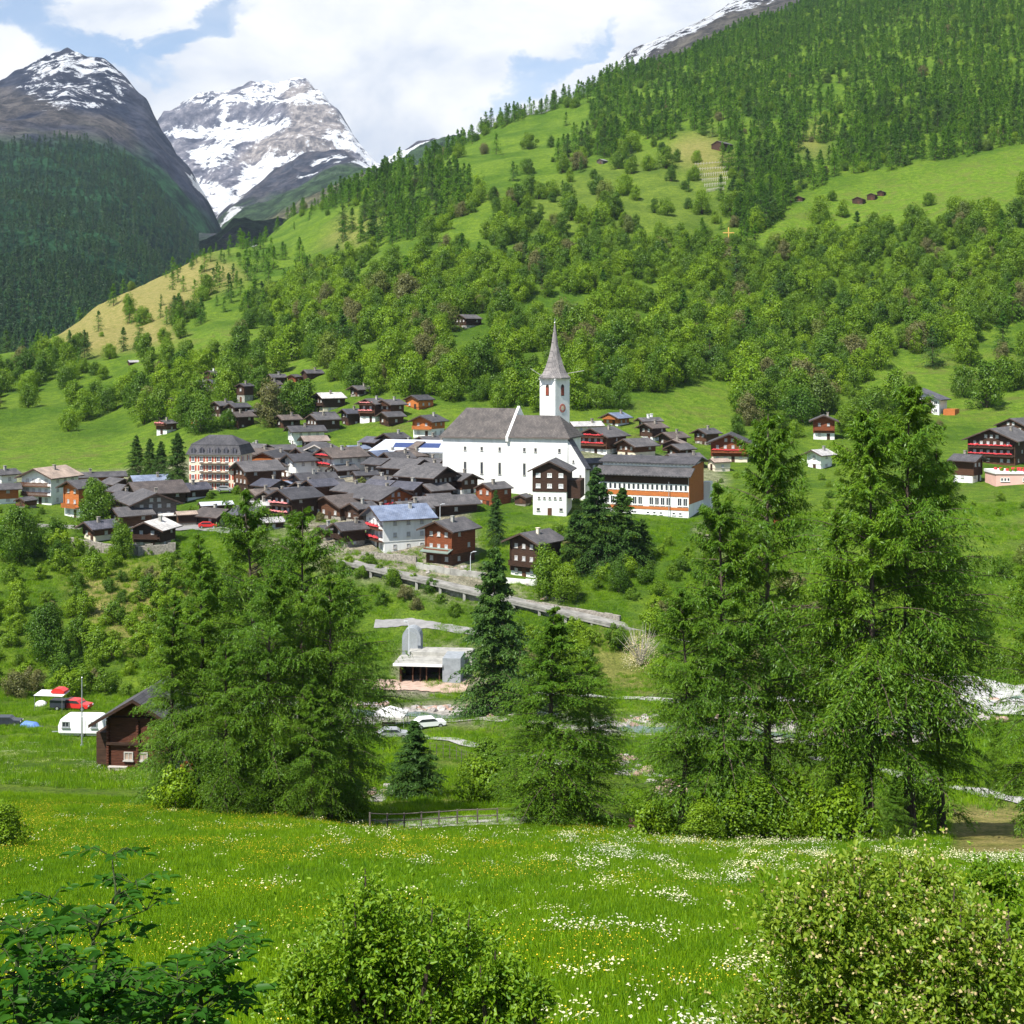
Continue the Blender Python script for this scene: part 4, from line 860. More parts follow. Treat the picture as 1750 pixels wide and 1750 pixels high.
# the cream hotel with mansard roof
Yh = findY(366, 838, 240); s = F / Yh; e = empty('hotel', W(366, 838, Yh), R(-8)); tag(e, 'cream four storey hotel with grey mansard roof and red shutters', 'hotel'); H_pts.append((e.location.x, e.location.y + 5, 10))
w = 90 / s; hh = (838 - 777) / s; hr = (777 - 745) / s; dp = 10
b = MB(); b.box((0, dp / 2, hh / 2 - 2), (w, dp, hh + 4)); b.build('wall', M['cream'], e)
b = MB()
def frustum(b, w0, d0, w1, d1, z0, z1, cy, m=0):
    P = [(-w0/2, cy-d0/2, z0), (w0/2, cy-d0/2, z0), (w0/2, cy+d0/2, z0), (-w0/2, cy+d0/2, z0), (-w1/2, cy-d1/2, z1), (w1/2, cy-d1/2, z1), (w1/2, cy+d1/2, z1), (-w1/2, cy+d1/2, z1)]
    b.poly(P, [(3,2,1,0),(4,5,6,7),(0,1,5,4),(1,2,6,5),(2,3,7,6),(3,0,4,7)], m)
frustum(b, w + 1.4, dp + 1.4, w * .94, dp * .9, hh, hh + hr * .52, dp / 2); frustum(b, w * .97, dp * .93, w * .45, .6, hh + hr * .52 + .003, hh + hr, dp / 2, 0)
ro = b.build('roof', [M['slate']], e)
for i in range(6):
    x = -w * .4 + w * .8 * i / 5; d_ = MB(); d_.prism([(x - .7, hh + .3), (x + .7, hh + .3), (x + .7, hh + 1.3), (x, hh + 1.9), (x - .7, hh + 1.3)], -.5, 1.5); dd = d_.build('dormer', M['slate_dark'], ro)
for q in range(3):
    bz = hh * (q + .92) / 3.6
for st in range(4):
    for i in range(6): add_window(e, (-w * .42 + w * .84 * i / 5, 0, hh * (st + .5) / 4), 0, .95, 1.35, 'frame_white', 'glass', 'frame_red')
    for i in range(2): add_window(e, (w / 2, 2.5 + 4.5 * i, hh * (st + .5) / 4), R(90), .95, 1.35, 'frame_white', 'glass', 'frame_red')
for q in (1, 2, 3):
    b = MB(); b.box((0, -.45, hh * q / 4), (w * .55, .9, .12)); b.box((0, -.86, hh * q / 4 + .9), (w * .55, .05, .08)); b.build('balcony', M['brown_wood'], e)

# ------------------------------------------------------------------ church
Yc = 350.0; th = R(-20); s = F / Yc
e = empty('church', W(868, 842, Yc), th); tag(e, 'large white parish church nave and choir under brown slate roofs', 'church')
H_pts += [(e.location.x - 8, e.location.y + 5, 14), (e.location.x + 8, e.location.y + 5, 13)]
hw = 94 / s; LN = 17.6; DN = 16; LW = 15.6
b = MB(); b.box((-LN / 2, DN / 2, hw / 2 - 3), (LN, DN, hw + 6)); b.build('wall', M['white'], e)
b = MB(); b.box((LW / 2 + .003, 5.5, (hw + .3) / 2 - 3), (LW, 11, hw + .3 + 6)); b.build('choir_wall', M['white'], e)
def hip(b, x0, x1, y0, y1, z, rh, hl, hr_, ov=.7, t=.3, m=0):
    x0 -= ov; x1 += ov * (1 if hr_ else 0); y0 -= ov; y1 += ov; ym = (y0 + y1) / 2
    top = [(x0 + hl, ym, z + rh), (x1 - hr_, ym, z + rh)]
    for dz in (0,):
        P = [(x0, y0, z), (x1, y0, z), (x1, y1, z), (x0, y1, z), top[0], top[1]]
        b.poly(P, [(0, 1, 5, 4), (1, 2, 5), (2, 3, 4, 5), (3, 0, 4)], m)
        b.poly([(x0, y0, z - .35), (x1, y0, z - .35), (x1, y1, z - .35), (x0, y1, z - .35), (x0, y0, z), (x1, y0, z), (x1, y1, z), (x0, y1, z)], [(3, 2, 1, 0), (0, 1, 5, 4), (1, 2, 6, 5), (2, 3, 7, 6), (3, 0, 4, 7)], 1)
b = MB(); hip(b, -LN, -.35, 0, DN, hw, 7.0, 4.0, 0.0); b.build('nave_roof', [M['church_roof'], M['grey_wood']], e)
b = MB(); hip(b, .35, LW, 0, 11, hw + .35, 5.1, 0.2, 4.6); b.build('choir_roof', [M['church_roof'], M['grey_wood']], e)
b = MB(); b.prism([(-.75, hw - .8), (DN / 2, hw + 7.7), (DN + .7, hw - .5)], -.32, .32); P = [(y_, x_, z_) for x_, y_, z_ in b.v]; b.v = [(p[0], p[1], p[2]) for p in P]
b = MB(); b.poly([(sx, y_, z_) for sx in (-.33, .34) for y_, z_ in ((-.85, hw - .9), (-.85, hw + .25), (DN / 2, hw + 7.6), (DN + .8, hw + .2), (DN + .8, hw - .9))], [(0, 1, 2, 3, 4), (9, 8, 7, 6, 5)] + [(i, i + 5, (i + 1) % 5 + 5, (i + 1) % 5) for i in range(5)]); b.build('parapet_gable', M['white'], e)
# lean-to at the right end with falling roof edge
b = MB(); b.poly([(LW + .003, .3, -4), (LW + .003, .3, hw - .2), (LW + 4.4, .3, hw * .5), (LW + 4.4, .3, -4), (LW + .003, 4.0, -4), (LW + .003, 4.0, hw - .9), (LW + 4.4, 4.0, hw * .46), (LW + 4.4, 4.0, -4)], [(3, 2, 1, 0), (4, 5, 6, 7), (0, 1, 5, 4), (1, 2, 6, 5), (2, 3, 7, 6), (3, 0, 4, 7)]); b.build('sacristy_wall', M['white'], e)
b = MB(); b.poly([(LW + .01, .1, hw - .15), (LW + 4.8, .1, hw * .5 - .6), (LW + 4.8, 4.3, hw * .46 - .5), (LW + .01, 4.3, hw - .5), (LW + .01, .1, hw + .15), (LW + 4.8, .1, hw * .5 - .3), (LW + 4.8, 4.3, hw * .46 - .2), (LW + .01, 4.3, hw - .2)], [(3, 2, 1, 0), (4, 5, 6, 7), (0, 1, 5, 4), (1, 2, 6, 5), (2, 3, 7, 6), (3, 0, 4, 7)]); b.build('sacristy_roof', M['slate_dark'], e)
for px_ in (794, 823, 854, 896, 915, 955):
    x = (px_ - 868) / s / math.cos(th); x *= 1 + .012 * (px_ - 868) / 100 * 0
    if px_ != 955 and px_ != 915: add_window(e, (x, 0, (842 - 799) / s * 1.0 - .3), 0, .75, 3.0, 'concrete', 'glass')
    add_window(e, (x, 0, (842 - 768) / s), 0, .7, 1.05, 'concrete', 'glass')
add_window(e, (LW + 1.4, .3, 8.2), 0, .5, .7, 'concrete', 'glass'); add_window(e, (LW + 3.2, .3, 4.6), 0, .5, .7, 'concrete', 'glass')
# tower
Yt = 366.0; st = F / Yt; zt0 = (HZ - 850) / F * Yt
e = empty('church_tower', ((948 - 875) / F * Yt, Yt, zt0), R(45)); tag(e, 'square white church tower with clock and slender grey spire', 'tower')
H_pts.append((e.location.x, e.location.y, 6))
hz = (850 - 646) / st; tw = 5.5
b = MB(); b.box((0, 0, hz / 2 - 2), (tw, tw, hz + 4)); b.build('wall', M['white'], e)
b = MB(); b.lathe([(tw * .71 + .45, hz - .1), (tw * .71 + .5, hz + .15), (3.35, hz + 1.3), (2.65, hz + 2.7), (2.05, hz + 4.4), (1.45, hz + 6.3), (1.0, hz + 8.3), (.65, hz + 10.6), (.36, hz + 12.6), (.07, hz + 14.4)], 8, rot=R(22.5)); b.v = [((x_ * 1.0), y_, z_) for x_, y_, z_ in b.v]
ro = b.build('spire', M['spire'], e)
b = MB(); b.tube([(0, 0, hz + 14.2), (0, 0, hz + 15.6)], .05, 5); b.box((0, 0, hz + 15.1), (.5, .06, .06)); b.lathe([(.05, hz + 14.2), (.2, hz + 14.4), (.05, hz + 14.6)], 6); b.build('finial', M['steel'], ro)
b = MB(); b.box((0, 0, hz - .25), (tw + .35, tw + .35, .3)); b.build('cornice', M['white'], e)
for fz, (nx, ny) in ((0, (0, -1)), (R(-90), (-1, 0))):
    zb = hz - 4.6; c_ = Matrix.Rotation(fz, 3, 'Z')
    def tp(x, y, z): q = c_ @ Vector((x, y, 0)); return (q.x, q.y, z)
    b = MB(); pr = [(-.55, 0), (.55, 0), (.55, 2.3), (.38, 2.75), (0, 2.95), (-.38, 2.75), (-.55, 2.3)]
    b.prism([(x_ * 1.15, zb - 0 + z_ * 1.03) for x_, z_ in pr], -tw / 2 - .05, -tw / 2 - .006, 0)
    b.prism([(x_, zb + .05 + z_) for x_, z_ in pr], -tw / 2 - .07, -tw / 2 - .055, 1)
    for j in range(9): b.box((0, -tw / 2 - .10, zb + .3 + j * .22), (.95, .06, .1), 2)
    b.v = [tp(*p) for p in b.v]; o = b.build('belfry_window', [M['concrete'], M['dark_wood'], M['frame_red']], e)
b = MB()
for i in range(24):
    pass
b = MB(); N_ = 28; R0 = 1.12
ring = [(math.cos(2 * math.pi * i / N_), math.sin(2 * math.pi * i / N_)) for i in range(N_)]
zc = (850 - 697) / st
b.prism([(x_ * R0, zc + z_ * R0) for x_, z_ in ring], -tw / 2 - .08, -tw / 2 - .004, 0)
b.prism([(x_ * R0 * .55, zc + z_ * R0 * .55) for x_, z_ in ring], -tw / 2 - .11, -tw / 2 - .082, 1)
for i in range(12):
    a_ = math.pi * i / 6; b.box((math.sin(a_) * R0 * .78, -tw / 2 - .1, zc + math.cos(a_) * R0 * .78), (.1, .03, .1), 1)
b.box((.12, -tw / 2 - .14, zc + .35), (.07, .03, .9), 2); b.box((.25, -tw / 2 - .14, zc - .05), (.6, .03, .09), 2)
b.build('clock', [M['clock_red'], M['cream'], M['gold_wood']], e)
add_window(e, (0, -tw / 2, (850 - 723) / st), 0, .5, .8, 'concrete', 'glass')
for (x0, y0, z0, x1, y1, z1) in ((-3.6, .4, hz + .2, -6.4, 2.6, hz + 2.5), (3.2, -1.2, hz + 1.1, 6.3, -4.6, hz + 1.9)):
    b = MB(); b.tube([(x0, y0, z0), (x1, y1, z1)], [.12, .09], 6); o = b.build('spout', M['concrete'], e)

# dark and white house in front of the church
Yd = findY(968, 883, 240); s = F / Yd; e = empty('house', W(968, 883, Yd), R(-10)); tag(e, 'tall house with dark wooden upper floors over white ground floors in front of the church', 'house')
H_pts.append((e.location.x - 2, e.location.y + 4, 7))
w = 57 / s / math.cos(R(10)); h1 = 42 / s; h2 = 80 / s; l = 9.5
b = MB(); b.box((-w / 2, l / 2, h1 / 2 - 2), (w, l, h1 + 4)); b.build('ground_floor', M['white'], e)
b = MB(); b.prism([(-w - .12, h1), (.12, h1), (.12, h2), (-w / 2, h2 + 1.9), (-w - .12, h2)], -.12, l + .12); b.build('wall', M['dark_wood'], e)
b = roof_mb(w, l, h2, 1.9, 1.1, 1.0); b.v = [(x_ - w / 2, y_ + l / 2, z_) for x_, y_, z_ in b.v]; b.build('roof', [M['slate'], M['fascia']], e)
b = MB(); b.box((1.6, l * .55, h1 + .5), (3.0, l * .8, (h2 - h1) - 1)); b.build('side_gallery', M['dark_wood'], e)
for j in range(3):
    for z_ in (h1 + (h2 - h1) * .27, h1 + (h2 - h1) * .75): add_window(e, (-w * .84 + w * .34 * j, -.12, z_), 0, 1.05, .95, 'frame_white', 'glass_light')
for j in range(5): add_window(e, (-w * .82 + w * .16 * j, 0, h1 * .75), 0, .55, .55, 'concrete', 'glass')
for j in (0, 2): add_window(e, (-w * .84 + w * .34 * j, 0, h1 * .28), 0, .8, .7, 'concrete', 'glass')
b = MB(); b.box((-w * .5, -.03, 1.0), (1.0, .06, 1.9)); b.build('door', M['brown_wood'], e)

# school: long facade facing the camera, orange gable end on the right
Ys_ = findY(1177, 886, 240); s = F / Ys_; e = empty('school', W(1177, 886, Ys_), R(20)); tag(e, 'long white and orange school building with bands of windows', 'school')
for q in range(4): H_pts.append((e.location.x - 3 - q * 6, e.location.y + 4 + 0 * q, 8))
Lg = 23.0; dp = 12.5; hE = 76 / s
e.rotation_euler[2] = R(-23)     # facade faces slightly left, gable end faces right
Lg = 150 / s / math.cos(R(23)); dpv = 36 / s / math.sin(R(24))
b = MB(); b.box((-Lg / 2, dp / 2, hE / 2 - 2.5), (Lg, dp, hE + 5)); b.build('wall', M['white'], e)
b = MB()
for z0, z1 in ((4.9, 6.05), (1.75, 2.4)): b.box((-Lg / 2, -.05, (z0 + z1) / 2), (Lg - .1, .1, z1 - z0))
b.build('orange_band', M['orange_wood'], e)
b = MB(); P = [(0, dp, 3.2), (0, 0, 3.2), (0, 0, hE - .2), (0, 1.0, hE + .6), (0, 3.5, hE + 1.5), (0, dp, hE + 2.0)]
b.poly([(.006, y_, z_) for _, y_, z_ in P] + [(.16, y_, z_) for _, y_, z_ in P], [tuple(range(5, -1, -1)), tuple(range(6, 12))] + [(i, (i + 1) % 6, (i + 1) % 6 + 6, i + 6) for i in range(6)]); b.build('gable_cladding', M['orange_wood'], e)
b = MB(); b.box((-Lg / 2, -.06, (7.8 + hE - .1) / 2), (Lg - .2, .1, hE - .1 - 7.8)); b.build('painted_eave_shade', M['dark_wood'], e)  # dark strip stands in for the shadow the eaves cast on the facade
b = MB(); b.poly([(x_, y_, z_) for x_ in (-Lg - .8, .9) for y_, z_ in ((-1.5, hE - .75), (-1.5, hE - .5), (2.2, hE + 1.25), (2.2, hE + 1.0))], [(0, 1, 2, 3), (7, 6, 5, 4), (0, 4, 5, 1), (1, 5, 6, 2), (2, 6, 7, 3), (3, 7, 4, 0)]); b.build('lower_roof', M['slate'], e)
b = MB(); b.box((-Lg / 2 + .2, 6.5, hE + 1.2), (Lg - .6, 8.6, 1.7)); b.build('clerestory', M['white'], e)
b = MB(); b.poly([(x_, y_, z_) for x_ in (-Lg - .6, 1.3) for y_, z_ in ((1.5, hE + 1.95), (1.5, hE + 2.2), (7, hE + 3.5), (7, hE + 3.2))], [(0, 1, 2, 3), (7, 6, 5, 4), (0, 4, 5, 1), (1, 5, 6, 2), (2, 6, 7, 3), (3, 7, 4, 0)])
b.poly([(x_, y_, z_) for x_ in (-Lg - .6, 1.3) for y_, z_ in ((7.005, hE + 3.2), (7.005, hE + 3.5), (13, hE + 2.2), (13, hE + 1.95))], [(0, 1, 2, 3), (7, 6, 5, 4), (0, 4, 5, 1), (1, 5, 6, 2), (2, 6, 7, 3), (3, 7, 4, 0)]); b.build('upper_roof', M['slate'], e)
for j in range(22): add_window(e, (-Lg + .7 + (Lg - 1.4) * j / 21, 2.2, hE + 1.7), 0, .7, .5, 'frame_white', 'glass_light')
for j in range(19): add_window(e, (-Lg + .7 + (Lg - 1.4) * j / 18, -.02, 6.95), 0, .8, 1.5, 'frame_white', 'glass')
for j in range(16):
    if j % 5 != 3: add_window(e, (-Lg + .8 + (Lg - 1.6) * j / 15, -.02, 3.7), 0, 1.1, 1.9, 'frame_white', 'glass')
for j in range(10):
    if j % 4 != 3: add_window(e, (-Lg + 6 + (Lg - 8) * j / 9, -.02, .95), 0, .8, .6, 'frame_white', 'glass')
b = MB(); b.box((.9, dp + 1.1, 2.0), (1.8, 2.2, 11)); b.build('stair_tower', M['white'], e)

# modern mono pitch chalet upper right, pink building
Ym = findY(1605, 710, 240); s = F / Ym; e = empty('house', W(1605, 710, Ym), R(-38)); tag(e, 'white house under a single sloping roof alone on the right hand meadow', 'house'); H_pts.append((e.location.x, e.location.y + 3, 8))
b = MB(); b.prism([(-7.5, -4), (0, -4), (0, 5.4), (-7.5, 8.3)], 0, 7); b.build('wall', M['white'], e)
b = MB(); b.prism([(-8.6, 8.75), (1.2, 5.0), (1.2, 5.3), (-8.6, 9.05)], -1.3, 8); b.build('roof', M['slate_dark'], e)
b = MB(); b.box((-4.6, -.7, 4.2), (4.8, 1.4, .15)); b.box((-4.6, -1.36, 4.8), (4.8, .06, 1.0)); b.box((-4.6, -.05, 2.0), (4.0, .1, 3.4)); b.build('balcony', M['brown_wood'], e)
for x_, z_ in ((-5.8, 5.6), (-3.6, 5.6), (-1.2, 4.2), (-1.2, 1.6)): add_window(e, (x_, 0, z_), 0, 1.2, 1.2)
b = MB(); b.box((3.0, 3, .6), (4, 4, 3.2)); b.build('annex', M['orange_wood'], e)
Yp = findY(1702, 832, 240); s = F / Yp; e = empty('house', W(1702, 832, Yp), 0); tag(e, 'low pink flat roofed building with white parapet and red flowers', 'house'); H_pts.append((e.location.x + 5, e.location.y + 4, 8))
b = MB(); b.box((6, 4, .2), (12, 8, 6)); b.build('wall', M['pink'], e)
b = MB(); b.box((6, 4, 3.55), (12.5, 8.5, .7)); b.build('parapet', M['white'], e)
b = MB()
for j in range(60): b.box((random.uniform(0, 12), random.uniform(0, 2), 4.1 + random.uniform(-.1, .4)), (.6, .6, .6), j % 2, random.random())
b.build('roof_planting', [L_leaf, M['flowers_red']], e)
for x_ in (1.5, 2.3, 3.1, 7): add_window(e, (x_, 0, 1.8), 0, .65, .9)

# ------------------------------------------------------------------ woods on the slopes
HP = np.array(H_pts)
def sample(region, n, yr, spacing, seed, gate=None, avoid=True, ztab=None, weight=None):
    """world-uniform points whose ground falls inside a region; spacing in metres"""
    r_ = np.random.default_rng(seed); out = []; grid = {}
    xs_ = [p[0] for p in region]; lo, hi = min(xs_) - 5, max(xs_) + 5
    px = r_.uniform(lo, hi, n); Y = np.sqrt(r_.uniform(yr[0] ** 2, yr[1] ** 2, n))
    z = ztab(px, Y) if ztab else tz(px, Y); py = HZ - z / Y * F
    x = (px - 875) / F * Y; kw = 55 * np.clip(Y / 700, 0, 1) * (Y > 380)
    ok = inpoly(px + (fbm(x / 28, Y / 28, seed + 200) - .5) * kw * 1.6, py + (fbm(x / 28, Y / 28, seed + 300) - .5) * kw, region)
    if gate is not None: ok &= gate(px, py, x, Y)
    for i in np.nonzero(ok)[0]:
        sp_ = spacing(Y[i], px[i]) if callable(spacing) else spacing
        kx, ky = int(x[i] // sp_), int(Y[i] // sp_); bad = False
        for a in (-1, 0, 1):
            for b_ in (-1, 0, 1):
                for q in grid.get((kx + a, ky + b_), ()):
                    if (q[0] - x[i]) ** 2 + (q[1] - Y[i]) ** 2 < sp_ * sp_: bad = True; break
        if bad: continue
        if avoid and len(HP) and np.any((HP[:, 0] - x[i]) ** 2 + (HP[:, 1] - Y[i]) ** 2 < HP[:, 2] ** 2): continue
        grid.setdefault((kx, ky), []).append((x[i], Y[i])); out.append((x[i], Y[i], z[i], px[i], py[i]))
    return np.array(out) if out else np.zeros((0, 5))
def sight(px, py, x, Y):   # keep sight lines to buildings standing on the slope
    ok = np.ones(px.shape, bool)
    for (a, b_, c_, d_) in SIGHT: ok &= ~((px > a) & (px < c_) & (py > b_) & (py < d_))
    return ok
SIGHT = [(760,540,840,612),(1452,330,1525,362),(1352,340,1385,356),(1212,246,1262,275),(1228,395,1262,432),(920,488,948,506),(1015,272,1045,292),(1375,715,1440,765),(1568,660,1640,725),
         (312,640,386,712),(392,660,442,725),(444,640,568,690),(520,672,604,740),(600,680,765,760),(276,680,322,722),(350,690,458,728),(260,722,300,752),(320,715,362,738),(210,616,242,636),(1655,730,1800,850),(1205,745,1300,800),(480,715,600,770),(960,700,1180,800),(1600,780,1700,850)]
forest_R = [(720,272),(800,215),(900,170),(1040,120),(1250,36),(1440,-25),(1750,-190),(2100,-330),(2100,150),(1900,225),(1750,240),(1650,285),(1560,262),(1500,300),(1440,280),(1380,345),(1330,375),(1290,402),(1255,400),(1250,330),(1262,300),(1248,262),(1215,238),(1190,245),(1175,220),(1100,232),(1060,285),(1010,262),(955,290),(960,260),(1010,222),(1005,190),(1060,165),(1000,170),(900,200),(830,225),(760,278)]
leaf_wood = [(590,450),(700,430),(760,380),(850,320),(960,300),(1060,340),(1160,310),(1250,420),(1330,440),(1400,385),(1480,400),(1560,380),(1750,340),(2100,250),(2100,620),(1750,600),(1600,640),(1500,610),(1440,690),(1330,720),(1240,660),(1130,690),(1010,705),(880,712),(760,706),(640,660),(560,600),(520,560),(400,560),(460,500)]
clump1 = [(590,420),(600,350),(640,310),(700,300),(800,310),(800,345),(720,400),(650,430)]
spur = [(280,565),(290,500),(330,440),(330,410),(430,405),(500,430),(540,470),(470,510),(430,540),(370,555)]
G1 = lambda px, py, x, Y: (fbm(x / 45, Y / 45, 21) > .40) & sight(px, py, x, Y)
def open_mead(px, py):
    m_ = np.zeros(px.shape, bool)
    for p_ in ([(900,375),(1060,345),(1250,330),(1235,420),(1010,440),(900,430)], [(1240,425),(1400,340),(1560,345),(1480,385),(1390,400),(1300,440)], [(780,395),(880,350),(860,390),(790,430)], [(560,470),(700,410),(690,440),(590,490)]):
        m_ |= inpoly(px, py, p_)
    return m_
G2 = lambda px, py, x, Y: ((.5 * fbm(x / 30, Y / 30, 23) + .5 * fbm(x / 70, (Y - .35 * x) / 16, 24) > np.where(open_mead(px, py), .55, .445))) & sight(px, py, x, Y)
con = []   # x,y,z,px,py,scale
a_ = sample(forest_R, 110000, (600, 2000), lambda Y, p: 5.7 if Y < 1100 else 7.4, 1, lambda px, py, x, Y: ((fbm(x / 40, Y / 40, 25) > .36) | (py < 120)) & sight(px, py, x, Y)); con.append(a_)
a_ = sample(clump1, 6000, (550, 1100), 7, 2); con.append(a_)
a_ = sample(spur, 9000, (550, 1200), 9, 3, lambda px, py, x, Y: fbm(x / 35, Y / 35, 27) > .44); con.append(a_)
a_ = sample([(440,385),(560,340),(640,305),(700,275),(700,290),(640,330),(560,362),(450,400)], 6000, (800, 1400), 8, 4); con.append(a_)
a_ = sample([(0,600),(330,420),(430,420),(600,460),(820,240),(1000,210),(1000,300),(850,330),(600,470),(300,560),(120,640)], 6000, (500, 1300), 17, 5, lambda px, py, x, Y: fbm(x / 40, Y / 40, 29) > .52); con.append(a_)
a_ = sample([(1220,330),(1290,330),(1290,420),(1225,420)], 2000, (500, 900), 9, 6, sight); con.append(a_)
a_ = sample(leaf_wood, 4000, (420, 900), 30, 61, G2); con.append(a_)
con = np.concatenate(con); leafy = []
a_ = sample(leaf_wood, 60000, (400, 900), lambda Y, p: 6.4 if Y < 640 else 7.2, 7, G2); leafy.append(a_)
a_ = sample([(0,640),(120,600),(250,600),(420,560),(560,600),(560,640),(330,640),(300,720),(230,770),(-200,770),(-200,600)], 9000, (430, 800), 8, 8, lambda px, py, x, Y: (fbm(x / 28, Y / 28, 33) > .50) & sight(px, py, x, Y)); leafy.append(a_)
a_ = sample([(240,600),(560,640),(740,690),(760,750),(600,760),(480,740),(300,745),(240,770),(210,700)], 9000, (380, 640), 7.5, 9, lambda px, py, x, Y: (fbm(x / 14, Y / 14, 35) > .30) & sight(px, py, x, Y)); leafy.append(a_)
a_ = sample([(200,540),(700,440),(700,560),(560,640),(300,600)], 5000, (450, 900), 11, 10, lambda px, py, x, Y: (fbm(x / 30, Y / 30, 37) > .5) & sight(px, py, x, Y)); leafy.append(a_)
a_ = sample([(1060,640),(1560,600),(1900,600),(1900,760),(1560,760),(1300,800),(1060,760)], 9000, (380, 600), 9, 12, lambda px, py, x, Y: (fbm(x / 22, Y / 22, 39) > .55) & sight(px, py, x, Y)); leafy.append(a_)
a_ = sample([(740,270),(1010,210),(1250,240),(1250,430),(1000,440),(850,330)], 5000, (600, 1400), 12, 62, lambda px, py, x, Y: (fbm(x / 30, Y / 30, 43) > .55) & sight(px, py, x, Y)); leafy.append(a_)
a_ = sample([(1240,425),(1400,330),(1800,250),(1900,330),(1500,400)], 3000, (550, 1000), 14, 63, lambda px, py, x, Y: (fbm(x / 30, Y / 30, 45) > .56) & sight(px, py, x, Y)); leafy.append(a_)
leafy = np.concatenate(leafy)
OPEN = [([(745,290),(830,238),(1000,198),(1015,240),(955,292),(850,335),(800,315)], .86), ([(60,610),(200,480),(330,410),(450,380),(640,340),(660,385),(570,440),(500,480),(440,560),(560,600),(560,640),(200,650)], .55),
        ([(880,300),(1250,285),(1245,430),(900,430)], .62), ([(1235,440),(1400,330),(1800,230),(1850,335),(1500,400),(1380,420)], .82), ([(590,480),(700,400),(860,350),(880,400),(720,470),(600,530)], .55),
        ([(-200,745),(330,735),(330,830),(-200,830)], .97), ([(0,560),(300,560),(300,760),(0,760)], .35), ([(560,560),(760,560),(760,760),(560,760)], .25), ([(1060,680),(1250,650),(1250,770),(1060,770)], .8), ([(1440,700),(1500,610),(1900,590),(1900,740)], .6)]
def thin(A, f=1.0):
    p = np.zeros(len(A))
    for poly, v_ in OPEN: p = np.maximum(p, inpoly(A[:, 3], A[:, 4], poly) * v_)
    return A[rng.uniform(0, 1, len(A)) > p * f]
leafy = thin(leafy); con = thin(con, .9)
def split_place(A, scale, n_ind, namebase, metas, key, label, group, stuff_name, stuff_label, mid=None):
    ins = (A[:, 3] > -60) & (A[:, 3] < 1810)
    size = scale / A[:, 1] * ins; idx = np.argsort(-size); ind = idx[:n_ind]; rest = idx[n_ind:]
    for i in ind:
        x, y, z = A[i, :3]; s_ = scale[i]; me = metas[rng.integers(len(metas))]
        o = place_mesh(namebase, me, (x, y, z - .3 * s_), s_ * rng.uniform(.92, 1.1), rng.uniform(0, 6.28), label, 'tree', group, s_)
    if len(rest): scatter_obj(stuff_name, key, A[rest, :3] - np.array([0, 0, .3]), scale[rest], rng.uniform(0, 6.28, len(rest)), stuff_label, 'wood')
sc_c = rng.uniform(.4, 1.12, len(con)) * np.where(con[:, 3] < 560, .8, 1.0); sc_l = rng.uniform(.5, 1.0, len(leafy)) ** .8 * rng.uniform(.9, 1.6, len(leafy)) * np.where(leafy[:, 1] < 455, .70, 1.0)
split_place(con, sc_c, 300, 'conifer_tree', mid_con, 'far_con', 'green conifer standing on the mountain slope behind the village', 'conifers on the slope behind the village', 'conifer_wood', 'dense conifer wood covering the upper right mountain slope')
split_place(leafy, sc_l, 300, 'broadleaf_tree', hill_leaf, 'hill_leaf', 'rounded fresh green leafy tree on the slope around and above the village', 'leafy trees on the slope above the village', 'broadleaf_wood', 'fresh green leafy wood on the slope above the church')
# the dark forest on the left mountain
px1, ys1, Z1 = M1
def tz1(px, Y):
    a = np.clip((px - px1[0]) / 3.0, 0, len(px1) - 1.001); b_ = np.clip((Y - ys1[0]) / (ys1[1] - ys1[0]), 0, len(ys1) - 1.001); i = a.astype(int); j = b_.astype(int)
    return Z1[i, j]
d1 = sample([(-200,262),(0,240),(60,234),(120,236),(200,250),(260,285),(300,330),(330,352),(400,400),(400,640),(-200,700)], 90000, (1100, 3000), lambda Y, p: 9.5 if Y < 1900 else 13.5, 15, lambda px, py, x, Y: py > np.interp(px, [-200, 0, 150, 250, 330, 400], [262, 250, 244, 280, 352, 400]) + (fbm(x / 70, Y / 70, 41) - .5) * 50, False, tz1)
print('trees', len(con), len(leafy), len(d1))
scatter_obj('mountain_forest', 'dark_con', d1[:, :3] - np.array([0, 0, .5]), rng.uniform(.7, 1.25, len(d1)), rng.uniform(0, 6.28, len(d1)), 'dark blue green conifer forest on the left mountain', 'forest')

# ------------------------------------------------------------------ shrubs on the banks
proto_collection('shrub', shrub_p)
def shrubs(region, n, yr, spacing, seed, lo, hi, label, group, gate=None, pro=None, cat='bush', maxn=26):
    A = sample(region, n, yr, spacing, seed, gate); A = A[np.argsort(A[:, 1])] if len(A) else A
    if len(A) > maxn * 1.15:
        B = A[maxn:]; scatter_obj('thicket', 'shrub', B[:, :3] - np.array([0, 0, .25]), rng.uniform(lo, hi, len(B)), rng.uniform(0, 6.28, len(B)), 'thicket of ' + group, 'thicket'); A = A[:maxn]
    for i in range(len(A)):
        x, y, z = A[i, :3]; s_ = rng.uniform(lo, hi); ps = pro or shrub_p
        place_mesh('bush', ps[rng.integers(len(ps))], (x, y, z - .25), s_, rng.uniform(0, 6.28), label, cat, group, s_ * rng.uniform(.8, 1.1))
shrubs([(-30,880),(100,910),(170,960),(270,985),(280,1030),(200,1060),(150,1190),(-30,1195)], 2500, (228, 320), 5.4, 71, .6, 1.6, 'green bush on the steep left bank above the campsite', 'bushes on the left bank')
shrubs([(150,1090),(300,1060),(300,1190),(150,1192)], 1200, (225, 290), 4.2, 72, .7, 1.5, 'green bush at the foot of the bank behind the hut', 'bushes behind the hut')
shrubs([(100,940),(330,940),(330,1090),(130,1090)], 500, (225, 320), 6.0, 73, .5, 1.2, 'small bush on the dry part of the left bank', 'small bushes on the dry bank')
